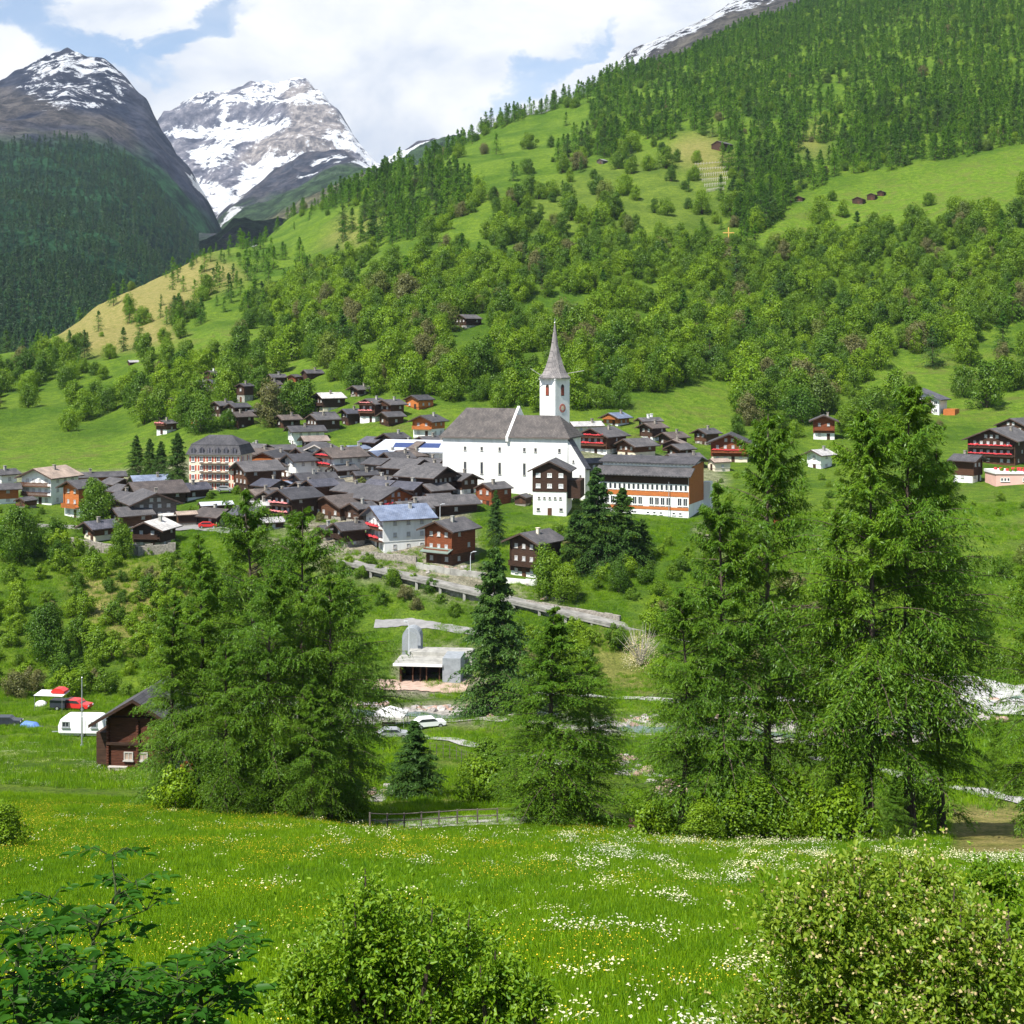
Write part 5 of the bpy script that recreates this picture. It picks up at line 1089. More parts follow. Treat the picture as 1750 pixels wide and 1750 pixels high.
shrubs([(900,930),(1230,890),(1240,1040),(1150,1060),(1060,1020),(960,1010),(900,985)], 1500, (262, 330), 4.2, 74, .6, 1.4, 'green bush on the bank below the school', 'bushes below the school', lambda px, py, x, Y: ~((px > 1040) & (py < 930)))
shrubs([(890,1080),(1010,1090),(1010,1190),(890,1190)], 900, (215, 262), 3.6, 75, .8, 1.4, 'green bush between the tall spruce and the short larch', 'bushes behind the short larch')
shrubs([(1110,1060),(1420,1000),(1800,960),(1800,1170),(1600,1150),(1250,1190),(1110,1170)], 1800, (215, 300), 6.0, 76, .7, 1.6, 'green bush across the river behind the tall larches', 'bushes behind the tall larches')
shrubs([(560,930),(650,965),(800,1040),(800,1060),(660,1040),(560,1010)], 700, (255, 290), 4.0, 77, .5, 1.1, 'low green bush under the sloping road', 'bushes under the sloping road')
shrubs([(270,960),(520,950),(560,1180),(270,1190)], 700, (230, 300), 5.0, 78, .8, 1.7, 'green bush behind the left larch group', 'bushes behind the left larches')
shrubs([(-30,790),(1900,790),(1900,880),(-30,900)], 900, (300, 380), 7.0, 79, .4, .8, 'small garden bush between the village houses', 'garden bushes', lambda px, py, x, Y: sight(px, py, x, Y) & ((px < 1000) | (px > 1230)), maxn=50)
for (px_, py_, s_, lb) in ((1055,1110,1.4,'big bush on the slope left of the flowering tree'), (830,1378,1.35,'light green bush left of the short larch'), (808,1342,1.0,'pale bush above the road fence'), (462,1330,1.2,'bush at the foot of the left larches'),
                           (1115,1432,1.0,'dark bush beside the bench on the meadow edge'), (1250,1436,1.3,'fresh green bush under the tall larches'), (1345,1436,1.5,'broad fresh green bush under the second tall larch'), (300,1385,1.0,'bush right of the wooden hut'), (600,1400,.9,'bush at the right foot of the left larch group'), (1440,1440,1.2,'olive bush under the third tall larch'), (790,950,.7,'round bush right of the red brown chalet'), (677,938,.55,'round bush before the white house with blue roof')):
    g_ = G(px_, py_, 270 if py_ < 1000 else (228 if py_ < 1200 else 84)); place_mesh('bush', shrub_p[rng.integers(3)], g_ - Vector((0, 0, .3)), s_, rng.uniform(0, 6), lb, 'bush', None)

# ------------------------------------------------------------------ single trees of the middle ground
def tree_at(name, pair, px, Y, top, label, group=None, H0=25., wide=1.0, zoff=0, base=None, lean=0.0):
    if base: Y = findY(px, base, Y)
    x = (px - 875) / F * Y; z = float(tz(px, Y)); zt = (HZ - top) / F * Y; s_ = (zt - z) / H0
    return place_tree(name, pair, (x, Y, z - .2), s_, rng.uniform(0, 6.28), label, 'tree', group, s_ * wide, lean)
for (px, Y, top, k, wd, lb) in (
 (338, 108, 905, 0, 1.1, 'tall larch leftmost of the big left group, tip against the left bank'),
 (410, 113, 832, 1, .95, 'tallest larch of the left group, tip among the village roofs'),
 (300, 103, 1010, 2, 1.1, 'shorter larch right beside the brown hut'),
 (516, 106, 862, 4, 1.08, 'broad larch whose tip covers the dark chalets'),
 (462, 101, 965, 1, 1.1, 'larch filling the middle front of the left group'),
 (562, 103, 975, 4, 1.05, 'larch on the right side of the left group'),
 (606, 116, 985, 1, 1.1, 'larch rightmost of the left group, behind the flower meadow edge'),
 (385, 99, 1095, 4, 1.2, 'low larch in front of the left group'),
 (535, 98, 1150, 2, 1.2, 'low larch at the right front of the left group'),
 (1226, 93, 815, 0, 1.02, 'larch leftmost of the big right group'),
 (1312, 96, 702, 3, .95, 'larch with bare pinkish lower trunk'),
 (1160, 92, 1000, 1, 1.05, 'drooping larch at the left front of the right group'),
 (1428, 93, 860, 2, .8, 'slim larch between two very tall ones'),
 (1482, 92, 694, 5, .98, 'very tall larch with dark bare trunk left of the tallest'),
 (1556, 94, 652, 5, .98, 'tallest larch of all on the right'),
 (1610, 97, 760, 1, .85, 'larch at the right edge of the tallest trees'),
 (1700, 140, 1225, 2, 1.3, 'short larch before the gravel river bed'),
 (1772, 88, 880, 0, .85, 'larch cut by the right edge of the picture'),
 (1428, 90, 1290, 4, 1.5, 'low bushy larch under the right group'),
 (1530, 88, 1320, 2, 1.4, 'lowest bushy larch under the tallest trees'),
 (948, 104, 1030, 0, 1.6, 'short broad larch alone in the centre of the meadow edge'),
 (1003, 110, 1120, 1, 1.5, 'small larch touching the right side of the short broad larch'),
 (905, 112, 1165, 0, 1.4, 'small larch touching the left side of the short broad larch')):
    tree_at('larch_tree', near_larch[k], px, Y, top, lb, None, 25., wd)
for (px, Y, top, k, wd, lb, base) in (
 (842, 190, 930, 0, 1.1, 'tall dark spruce standing alone below the sloping road', 1222),
 (703, 120, 1228, 1, 1.7, 'small dark spruce alone on the mown grass', 1366),
 (1022, 262, 795, 0, 1.25, 'tallest dark spruce in front of the school', 972),
 (1062, 262, 832, 1, 1.5, 'second dark spruce in front of the school', 974),
 (1098, 262, 885, 0, 1.7, 'lowest dark spruce in front of the school', 962),
 (988, 262, 870, 1, 1.6, 'dark spruce between the dark chalet and the school spruces', 975),
 (848, 262, 835, 0, .9, 'slim spruce behind the red brown chalet', 930),
 (232, 330, 742, 0, 1.25, 'dark spruce furthest from the cream hotel', 812),
 (255, 330, 748, 1, 1.25, 'dark spruce second furthest from the cream hotel', 818),
 (276, 330, 752, 0, 1.25, 'dark spruce second nearest to the cream hotel', 822),
 (304, 330, 738, 1, 1.25, 'dark spruce nearest to the cream hotel', 838)):
    tree_at('spruce_tree', near_spruce[k], px, Y, top, lb, None, 20., wd, base=base)
for (px, Y, top, k, wd, lb, base) in (
 (162, 262, 818, 0, 1.0, 'round leafy tree before the orange and white house', 905),
 (208, 262, 890, 2, 1.0, 'slim leafy tree left of the hut with the pale roof', 955),
 (937, 262, 935, 2, 1.1, 'fresh green young tree right of the dark chalet above the road', 1022),
 (968, 262, 962, 0, 1.0, 'leafy tree below the school spruces', 1030),
 (1058, 262, 960, 1, 1.0, 'low leafy tree at the right of the school spruces', 1012),
 (30, 262, 868, 1, 1.0, 'big leafy tree at the left edge of the bank', 960),
 (80, 240, 1030, 0, 1.0, 'leafy tree low on the left bank', 1130),
 (838, 140, 1258, 0, 1.2, 'pale green leafy tree left of the short broad larch', 1375),
 (0, 60, 1365, 2, 1.6, 'dark leafy sapling at the left edge of the meadow', 1452),
 (1285, 84, 1325, 0, 1.5, 'bright green leafy tree under the right larches', 1438),
 (1370, 84, 1340, 1, 1.3, 'second bright green leafy tree under the right larches', 1438),
 (1200, 84, 1365, 2, 1.5, 'dark green leafy tree at the left foot of the right larches', 1440)):
    tree_at('leafy_tree', near_leaf[k], px, Y, top, lb, None, 7., wd, base=base)
# bare whitish flowering tree at the end of the road
g_ = G(1095, 1140, 225); e = empty('flowering_tree', g_); tag(e, 'greyish white twiggy tree where the sloping road ends', 'tree')
mb = MB(); r_ = random.Random(5)
for i in range(46):
    a_ = r_.uniform(0, 6.28); u_ = r_.uniform(.2, 1); L_ = r_.uniform(4.5, 7.5); p0 = Vector((0, 0, .2)); d_ = Vector((math.cos(a_) * u_, math.sin(a_) * u_, 1.1)).normalized()
    mb.tube([p0, p0 + d_ * L_ * .5 + Vector((r_.uniform(-.3, .3), r_.uniform(-.3, .3), 0)), p0 + d_ * L_ + Vector((r_.uniform(-.6, .6), r_.uniform(-.6, .6), -.2))], [.09, .05, .015], 4)
mb.build('trunk', mat('pale_bark', (.38, .35, .31), .2, 3), e)
P = []; rr = np.random.default_rng(3); uu = unit(rr.normal(0, 1, (2600, 3))); uu[:, 2] = abs(uu[:, 2]); P = uu * np.array([3.4, 3.4, 6.0]) * rr.uniform(.45, 1.05, (2600, 1)); Av = unit(rr.normal(0, 1, P.shape)); Bv = unit(np.cross(Av, rr.normal(0, 1, P.shape)))
V, Q = cards(P, Av, Bv, rr.uniform(.08, .22, len(P)), rr.uniform(.06, .14, len(P))); obj('crown', np_mesh('blossom_crown', V, Q, [L_blossom]), e)

# ------------------------------------------------------------------ roads, river, walls
def ribbon(name, pts, width, m, label=None, cat=None, lift=.12, ymin=110, thick=0, kind='structure', n=60, lat=5):
    """pts: (px, py, ymin) samples; a sheet draped on the ground"""
    P = [G(p[0], p[1], p[2] if len(p) > 2 else ymin) for p in pts]
    ts = np.linspace(0, len(P) - 1, n); C_ = []
    for t_ in ts:
        i = min(int(t_), len(P) - 2); C_.append(P[i].lerp(P[i + 1], t_ - i))
    mb = MB(); V = []
    for i, p in enumerate(C_):
        d_ = (C_[min(i + 1, n - 1)] - C_[max(i - 1, 0)]); d_.z = 0; d_.normalize(); s_ = Vector((-d_.y, d_.x, 0)); wv = width * (1 + .06 * math.sin(i * 1.7))
        for j in range(lat):
            q = p + s_ * wv * (j / (lat - 1) - .5); V.append((q.x, q.y, gz(q.x, q.y) + lift))
    Fq = [(i * lat + j, i * lat + j + 1, (i + 1) * lat + j + 1, (i + 1) * lat + j) for i in range(n - 1) for j in range(lat - 1)]
    o = obj(name, np_mesh(name, V, Fq, [m])); return tag(o, label, cat, kind=kind)
ribbon('river', [(2100,1150,190),(1850,1170,190),(1730,1195,190),(1640,1215,190),(1540,1250,185),(1480,1268,180),(1380,1262,180),(1280,1252,180),(1180,1248,180),(1060,1245,180),(950,1234,180),(860,1222,180),(700,1222,190),(580,1216,190),(420,1208,190)], 3.6, M['water'], lift=.25, n=120)
ribbon('river_bed', [(2100,1150,190),(1850,1170,190),(1730,1195,190),(1640,1215,190),(1540,1250,185),(1480,1268,180),(1380,1262,180),(1280,1252,180),(1180,1248,180),(1060,1245,180),(950,1234,180),(860,1222,180),(700,1222,190),(580,1216,190),(420,1208,190)], 13, M['gravel'], lift=.15, n=120, lat=7)
ribbon('gravel_bar', [(1590,1190,190),(1650,1185,190),(1700,1200,190),(1730,1225,185)], 20, mat('pale_gravel', (.42, .41, .40), .35, .7, .95, .8, 5, world_co=True), lift=.32, n=40)
ribbon('path', [(560,1252,150),(650,1254,150),(700,1258,150),(800,1272,150),(900,1292,150),(960,1305,150),(1030,1312,150),(1130,1330,140)], 3.2, M['pale_path'], lift=.12, n=80)
ribbon('footpath', [(900,1187,215),(1010,1190,215),(1100,1194,215),(1240,1198,215),(1400,1204,215)], 2.6, M['pale_path'], lift=.15, n=60)
ribbon('riverside_path', [(1400,1295,130),(1530,1322,130),(1620,1345,125),(1700,1362,125),(1800,1385,120)], 3.0, M['pale_path'], lift=.12, n=60)
ribbon('valley_road', [(560,1412,98),(640,1410,98),(740,1406,98),(840,1401,98),(960,1396,98)], 5.0, M['pale_path'], lift=.10, n=60, lat=7)
ribbon('trodden_path', [(625,1350,120),(665,1352,120),(655,1362,120),(640,1372,120)], 1.6, M['gravel'], lift=.10, n=30)
ribbon('upper_lane', [(640,1068,240),(700,1064,240),(760,1074,240),(840,1082,240)], 3.0, M['asphalt'], lift=.12, n=40)
ribbon('village_square', [(180,905,300),(340,902,300),(420,912,290)], 5, M['asphalt'], lift=.2, n=30)
ribbon('depot_yard', [(640,1172,215),(720,1172,215),(800,1174,215)], 7, mat('yard_earth', (.42, .30, .24), .2, .8, .95, .4, 6, world_co=True), lift=.14, n=30)

# the road deck that slants down past the lowest chalets
A0, A1 = G(585, 962, 262), G(1150, 1090, 235)
A0 = W(585, 957, 287); A1 = W(1185, 1096, 249)
e = empty('sloping_road', A0); tag(e, 'narrow concrete road deck slanting down the bank on short piers', 'road')
d_ = A1 - A0; L_ = d_.length; dh = d_.normalized(); sdv = Vector((-dh.y, dh.x, 0)).normalized(); upv = dh.cross(sdv) * 1
if upv.z < 0: upv = -upv
mb = MB(); nseg = 40
def deck(y0, y1, z0, z1, m=0):
    P = []
    for t_ in (0, 1):
        for yv, zv in ((y0, z0), (y1, z0), (y1, z1), (y0, z1)): P.append(d_ * t_ + sdv * yv + Vector((0, 0, zv)))
    mb.poly(P, [(3, 2, 1, 0), (4, 5, 6, 7), (0, 1, 5, 4), (1, 2, 6, 5), (2, 3, 7, 6), (3, 0, 4, 7)], m)
deck(-2.0, 2.2, -.45, 0); mb.build('deck', M['road_deck'], e)
mb = MB(); deck(-2.05, -1.85, .003, .35); mb.build('kerb_wall', M['road_deck'], e)
mb = MB(); deck(-.9, 1.2, -3.5, -.45); mb.build('retaining_wall', M['dark_wood'] if False else M['stone'], e)
for i in range(14):
    p = d_ * ((i + .5) / 14); mb = MB(); mb.box(tuple(p + sdv * -1.6 + Vector((0, 0, -2.2))), (.5, .5, 3.5)); mb.build('pier', M['concrete'], e)
# earth bank and rough wall above the road
def wall_run(pts, h, th_, m, label, cat='wall', name='stone_wall', down=1.0):
    P = [G(*p) for p in pts]; e_ = MB(); c0 = P[0]; n = len(P)
    for i in range(n - 1):
        a, b_ = P[i] - c0, P[i + 1] - c0; dd = (b_ - a); k = max(2, int(dd.length / 1.5))
        for j in range(k):
            p, q = a.lerp(b_, j / k), a.lerp(b_, (j + 1) / k); s_ = Vector((-(q - p).y, (q - p).x, 0)).normalized() * th_ / 2; hh_ = h * random.uniform(.88, 1.08)
            e_.poly([p - s_ + Vector((0, 0, -down)), q - s_ + Vector((0, 0, -down)), q + s_ + Vector((0, 0, -down)), p + s_ + Vector((0, 0, -down)), p - s_ + Vector((0, 0, hh_)), q - s_ + Vector((0, 0, hh_)), q + s_ + Vector((0, 0, hh_)), p + s_ + Vector((0, 0, hh_))],
                    [(3, 2, 1, 0), (4, 5, 6, 7), (0, 1, 5, 4), (1, 2, 6, 5), (2, 3, 7, 6), (3, 0, 4, 7)])
    o = e_.build(name, M[m]); o.location = c0; return tag(o, label, cat)
wall_run([(120,935,262),(175,945,262),(235,950,262),(300,945,262)], 2.2, .8, 'stone', 'rough stone wall under the huts at the edge of the left bank')
wall_run([(618,955,262),(660,958,262),(712,966,262)], 1.6, .5, 'stone', 'garden wall of rough stone before the white house with blue roof')
wall_run([(712,972,262),(770,982,262),(830,990,262)], 1.2, .6, 'concrete', 'low pale wall between red brown chalet and sloping road')
wall_run([(865,998,262),(915,1003,262),(960,1005,262)], 1.3, .5, 'white', 'white garden wall under the dark chalet with the grey roof')
wall_run([(900,1035,258),(980,1048,252),(1060,1062,250)], 1.0, .7, 'stone', 'long low stone wall above the lower part of the sloping road')
wall_run([(40,900,262),(90,903,262),(140,905,262)], .8, .4, 'concrete', 'low concrete wall left of the small hut with dark blue roof')
wall_run([(345,892,262),(400,897,262),(450,903,262)], 1.2, .5, 'concrete', 'pale wall beside the red car in the village')

def rock(seed, big=1.0):
    r_ = np.random.default_rng(seed); bm_ = MB(); bm_.lathe([(.12, -.5), (.75, -.3), (.95, .05), (.72, .42), (.15, .6)], 8)
    V = np.array(bm_.v); V *= (1 + r_.uniform(-.22, .22, (len(V), 1))); V[:, 0] *= r_.uniform(.8, 1.4); bm_.v = [tuple(x) for x in V]; return bm_.mesh('boulder', M['rock'] if seed % 3 else M['rock_red'])
rocks = [rock(k) for k in range(5)]
def boulders(pts, n, lo, hi, label, group):
    for i in range(n):
        a = random.choice(pts); px_ = a[0] + random.uniform(-1, 1) * a[2]; py_ = a[1] + random.uniform(-1, 1) * a[3]; g_ = G(px_, py_, a[4])
        o = place_mesh('boulder', random.choice(rocks), g_, random.uniform(lo, hi), random.uniform(0, 6), label, 'boulder', group); o.rotation_euler[0] = random.uniform(-.4, .4)
boulders([(750,1214,60,5,190),(620,1208,40,5,190),(860,1222,30,5,185)], 75, .35, 1.0, 'pinkish grey boulder on the river bank beside the tall spruce', 'boulders on the left river bank')
boulders([(1058,1240,28,8,180),(1100,1232,20,6,180)], 40, .4, 1.0, 'pale boulder in the stream right of the short larch', 'boulders in the stream right of the short larch')
boulders([(1250,1232,40,8,180),(1320,1240,40,6,180),(1430,1258,50,8,175)], 50, .4, 1.2, 'boulder on the bank behind the bare pinkish trunk', 'boulders behind the right larches')
boulders([(1640,1172,40,6,190),(1660,1215,60,22,185),(1540,1262,40,8,175)], 90, .3, .95, 'light boulder on the gravel bar at the right', 'boulders on the gravel bar')
boulders([(650,1353,16,5,120),(617,1366,10,3,118),(660,1345,10,3,120)], 14, .2, .5, 'pale stone on the mown grass left of the small spruce', 'stones left of the small spruce')
boulders([(1080,1318,30,8,140),(1140,1350,30,12,130),(1070,1300,14,10,150)], 40, .3, .8, 'light stone on the path bank left of the big larches', 'stones left of the big larches')
boulders([(940,1000,40,6,262),(950,1022,30,6,258),(760,976,40,5,262)], 40, .3, .8, 'stone on the rubble slope above the sloping road', 'stones above the sloping road')

# ------------------------------------------------------------------ valley buildings and vehicles
# open wooden shed under the upper lane
Yv = 233.0; s = F / Yv; e = empty('open_shed', W(682, 1168, Yv), R(-6)); tag(e, 'low open fronted shed with pale flat roof and grey side wall', 'shed')
e.location.z = gz(e.location.x + 4, e.location.y)
w = 72 / s; b = MB()
b.box((w / 2, 5.3, 1.4), (w, .25, 3.0)); b.box((.15, 2.7, 1.4), (.25, 5.0, 3.0)); b.box((w * .5, 2.7, 1.4), (.2, 4.9, 3.0)); b.build('wall', M['dark_wood'], e)
b = MB(); b.box((w / 2 - .2, 2.4, 3.15), (w + 1.2, 6.8, .3)); b.box((w / 2 - .2, -1.06, 3.13), (w + 1.25, .12, .45), 1); b.build('roof', [M['concrete'], M['frame_white']], e)
b = MB(); b.box((w + 1.9, 2.0, 2.0), (3.0, 5.5, 4.6)); b.build('side_wall', M['grey_concrete'], e)
for x_ in (0.3, w * .33, w * .66, w - .2):
    b = MB(); b.box((x_, .0, 1.4), (.18, .18, 3.1)); b.build('post', M['brown_wood'], e)
b = MB(); b.box((w / 2 + 2.5, 7.5, 2.6), (w + 4, 4.2, 2.6)); b.build('terrace', M['white' if False else 'concrete'], e)
# grey arched portal with lamp
Yq = 241.0; s = F / Yq; e = empty('tunnel_portal', W(703, 1122, Yq), R(-4)); tag(e, 'grey arched tower like portal with a curved top beside the shed', 'portal')
arch = [(-1.6, -3)] + [(-1.6 * math.cos(a_), 3.2 + 1.7 * math.sin(a_)) for a_ in np.linspace(0, math.pi, 13)] + [(1.6, -3)]
b = MB(); b.prism([(p[0], p[1]) for p in arch], 0, 3.0); b.build('shell', M['grey_concrete'], e)
arch2 = [(-1.15, -1)] + [(-1.15 * math.cos(a_), 3.0 + 1.25 * math.sin(a_)) for a_ in np.linspace(0, math.pi, 11)] + [(1.15, -1)]
b = MB(); b.prism(arch2, -.05, -.004); b.build('opening', M['steel'], e)
def lamp_post(p, h, label, arm=1.0, rz=0.0):
    e = empty('street_lamp', p, rz); tag(e, label, 'street lamp'); b = MB(); b.tube([(0, 0, -.5), (0, 0, h * .8), (arm * .2, 0, h * .95), (arm, 0, h)], [.09, .07, .06, .05], 6); b.build('post', M['lamp'], e)
    b = MB(); b.prism([(arm - .1, h - .08), (arm + .6, h - .02), (arm + .6, h + .06), (arm - .1, h + .08)], -.14, .14); b.build('lamp_head', M['lamp'], e); return e
lamp_post(W(699, 1118, 238), 5.6, 'curved grey street lamp in front of the arched portal', -.8)
lamp_post(G(804, 986, 262), 5.0, 'slim white lamp post above the sloping road', .6)
lamp_post(G(752, 890, 262), 3.8, 'lamp post in front of the long dark house below the church', .5)
lamp_post(G(205, 900, 262), 3.5, 'lamp post beside the big weathered grey gable', .5)
for q, (px_, py_, h_, lb) in enumerate(((140, 1276, 8.2, 'thin grey pole standing in the meadow in front of the white caravan'), (1390, 1262, 5.5, 'thin dark pole behind the right larches'), (1143, 884, 8.0, 'tall flagpole in front of the school'))):
    g_ = G(px_, py_, 120 if py_ > 1000 else 262); b = MB(); b.tube([(0, 0, -.3), (0, 0, h_)], [.10, .06], 6); b.lathe([(.02, h_), (.09, h_ + .08), (.02, h_ + .18)], 6); b.box((0, 0, .1), (.3, .3, .3)); o = b.build('pole', M['steel']); o.location = g_; tag(o, lb, 'pole')

def wheel(parent, x, y, r_=.33, w_=.22):
    b = MB(); k = 16; b.prism([(x + r_ * math.cos(2 * math.pi * i / k), r_ + r_ * math.sin(2 * math.pi * i / k)) for i in range(k)], y - w_ / 2, y + w_ / 2, 0); o = b.build('wheel', M['tyre'], parent)
    b = MB(); b.prism([(x + r_ * .55 * math.cos(2 * math.pi * i / k), r_ + r_ * .55 * math.sin(2 * math.pi * i / k)) for i in range(k)], y - w_ / 2 - .015, y + w_ / 2 + .015, 0); b.build('rim', M['steel'], o)
def car(p, rz, body, label, van=False, sc=1.0, name='parked_car', cat='car'):
    e = empty(name, p, rz); e.scale = (sc,) * 3; tag(e, label, cat)
    if van: prof = [(-2.4, .35), (2.35, .35), (2.45, .9), (2.2, 1.2), (1.75, 1.3), (1.3, 2.05), (-2.3, 2.1), (-2.45, 1.9)]; gl = [(1.62, 1.3), (1.25, 1.95), (-2.2, 1.98), (-2.25, 1.35)]
    else: prof = [(-2.05, .35), (2.05, .35), (2.15, .6), (2.05, .88), (1.1, .98), (.55, 1.42), (-1.2, 1.46), (-1.85, 1.05), (-2.12, .95)]; gl = [(.98, 1.0), (.5, 1.36), (-1.15, 1.4), (-1.7, 1.04)]
    b = MB(); b.prism(prof, -.82, .82); me = b.build('body', M[body], e); bv = me.modifiers.new('bevel', 'BEVEL'); bv.width = .06; bv.segments = 2
    b = MB(); b.prism(gl, -.835, .835); b.build('side_glass', M['glass'], e)
    b = MB(); x0, z0 = gl[0]; x1, z1 = gl[1]; b.poly([(x0 + .09, -.68, z0 + .03), (x0 + .09, .68, z0 + .03), (x1 + .09, .62, z1 - .03), (x1 + .09, -.62, z1 - .03), (x0, -.68, z0), (x0, .68, z0), (x1, .62, z1 - .06), (x1, -.62, z1 - .06)], [(0, 1, 2, 3), (7, 6, 5, 4), (0, 4, 5, 1), (1, 5, 6, 2), (2, 6, 7, 3), (3, 7, 4, 0)]); b.build('windscreen', M['glass'], e)
    for x_ in (-1.35, 1.35):
        for y_ in (-.76, .76): wheel(e, x_, y_)
    for y_ in (-.6, .6):
        b = MB(); b.box((2.14 if not van else 2.44, y_, .72), (.06, .3, .16)); b.build('headlight', M['frame_white'], e)
        b = MB(); b.box((-2.12 if not van else -2.46, y_, .8), (.06, .2, .2)); b.build('tail_light', M['car_red'], e)
    return e
car(G(733, 1244, 150), R(20), 'car_white', 'white station wagon parked on the grass right of the white canopy', sc=1.05)
car(G(672, 1262, 150), R(6), 'car_silver', 'silver car on the path left of the small spruce', sc=.95)
car(G(130, 1213, 190), R(-12), 'car_red', 'bright red off road car beside the awning at the campsite', van=False, sc=1.15)
car(G(355, 903, 262), R(10), 'car_red', 'small red car parked in the village below the white roofed shed', sc=1.0)
car(G(12, 1240, 170), R(4), 'car_dark', 'dark blue car at the left edge of the campsite', sc=.95)
car(W(340, 838, findY(345, 842, 300)), R(0), 'car_white', 'white car parked left in front of the cream hotel', sc=1.0)
car(W(385, 840, findY(385, 843, 300)), R(0), 'car_silver', 'silver car parked right in front of the cream hotel', sc=1.0)
# red vehicle trailer box with awning
g_ = G(102, 1213, 190); e = empty('camping_trailer', g_, R(-8)); tag(e, 'red roof tent trailer with wide pale awning on the campsite', 'trailer')
b = MB(); b.box((0, 0, 1.0), (2.4, 1.7, 1.1)); b.build('body', M['car_dark'], e)
b = MB(); b.prism([(-1.0, 2.6), (1.0, 2.6), (1.1, 2.95), (.4, 3.3), (-.5, 3.3), (-1.05, 2.95)], -.8, .8); b.build('roof_tent', M['car_red'], e)
b = MB(); b.poly([(-3.4, -1.6, 2.35), (1.2, -1.6, 2.35), (1.2, 1, 2.6), (-3.4, 1, 2.6), (-3.4, -1.6, 2.4), (1.2, -1.6, 2.4), (1.2, 1, 2.66), (-3.4, 1, 2.66)], [(3, 2, 1, 0), (4, 5, 6, 7), (0, 1, 5, 4), (1, 2, 6, 5), (2, 3, 7, 6), (3, 0, 4, 7)]); b.build('awning', M['awning'], e)
for x_ in (-3.3, 1.1):
    b = MB(); b.tube([(x_, -1.5, 0), (x_, -1.5, 2.37)], .03, 5); b.build('pole', M['steel'], e)
wheel(e, 0, -.8, .35); wheel(e, 0, .8, .35)
# caravan
g_ = G(143, 1257, 150); e = empty('caravan', g_, R(-3)); tag(e, 'white caravan with two dark windows left of the brown hut', 'caravan')
prof = [(-2.9, .45), (2.75, .45), (3.0, 1.3), (2.75, 2.35), (2.3, 2.68), (-2.1, 2.68), (-2.65, 2.2), (-2.95, 1.4)]
b = MB(); b.prism(prof, -1.1, 1.1); o = b.build('body', M['car_white'], e); bv = o.modifiers.new('bevel', 'BEVEL'); bv.width = .15; bv.segments = 3
for x_, w_ in ((-1.9, .95), (1.75, .8)):
    o = add_window(e, (x_, -1.1, 1.65), 0, w_, .75, 'steel', 'glass')
add_window(e, (2.98, 0, 1.75), R(90), 1.3, .6, 'steel', 'glass')
b = MB(); b.box((.3, -1.115, 1.4), (.65, .03, 1.7)); b.build('door', M['frame_white'], e)
b = MB(); b.box((0, 0, .35), (5.4, 1.9, .2)); b.tube([(-2.9, 0, .45), (-4.1, 0, .4)], .06, 5); b.build('chassis', M['steel'], e)
wheel(e, .2, -1.0, .33); wheel(e, .2, 1.0, .33)
g_ = G(51, 1243, 150)
def tent(g_, sc, m, label, rz):
    b = MB(); n = 12; prof = [(math.cos(a_), math.sin(a_) * .75) for a_ in np.linspace(0, math.pi, 9)]
    for i, (y0, y1, k0, k1) in enumerate(((-1.4, -.7, .25, .9), (-.7, .7, .9, 1.0), (.7, 1.4, 1.0, .3))):
        P = [(x_ * k0, y0, z_ * k0) for x_, z_ in prof] + [(x_ * k1, y1, z_ * k1) for x_, z_ in prof]; k = len(prof)
        b.poly(P, [(j, j + 1, k + j + 1, k + j) for j in range(k - 1)])
    e = empty('tent', g_, rz); e.scale = (sc,) * 3; tag(e, label, 'tent'); b.build('canopy', M[m], e)
    b = MB(); b.prismz([(-1, -1.35), (1, -1.35), (1, 1.35), (-1, 1.35)], -.03, .0); b.build('groundsheet', M['car_dark'], e)
    b = MB(); b.box((1.1, .9, .2), (.3, .3, .4)); b.build('bag', M['brown_wood'], e)
tent(g_, 1.1, 'tent_blue', 'low blue dome tent left of the white caravan', R(75))
tent(G(70, 1206, 190), .9, 'awning', 'tiny white tent left of the red trailer', R(20))
# white canopy with van
g_ = G(668, 1244, 150); e = empty('canopy', g_, R(-5)); tag(e, 'white square canopy roof over a brown table set on the grass', 'canopy')
b = MB(); b.poly([(-2.2, -1.8, 2.1), (2.2, -1.8, 2.1), (2.2, 1.8, 2.1), (-2.2, 1.8, 2.1), (0, 0, 3.1)], [(0, 1, 4), (1, 2, 4), (2, 3, 4), (3, 0, 4), (3, 2, 1, 0)]); b.box((0, 0, 2.0), (4.45, 3.65, .18)); b.build('roof', M['awning'], e)
for x_ in (-2.1, 2.1):
    for y_ in (-1.7, 1.7):
        b = MB(); b.tube([(x_, y_, 0), (x_, y_, 2.1)], .04, 5); b.build('post', M['steel'], e)
b = MB(); b.box((0, 0, .74), (1.8, .8, .06)); b.box((-.8, 0, .37), (.06, .7, .7)); b.box((.8, 0, .37), (.06, .7, .7)); o = b.build('table', M['brown_wood']); o.location = g_ + Vector((-.3, -.3, 0)); tag(o, 'small brown table under the white canopy', 'table')

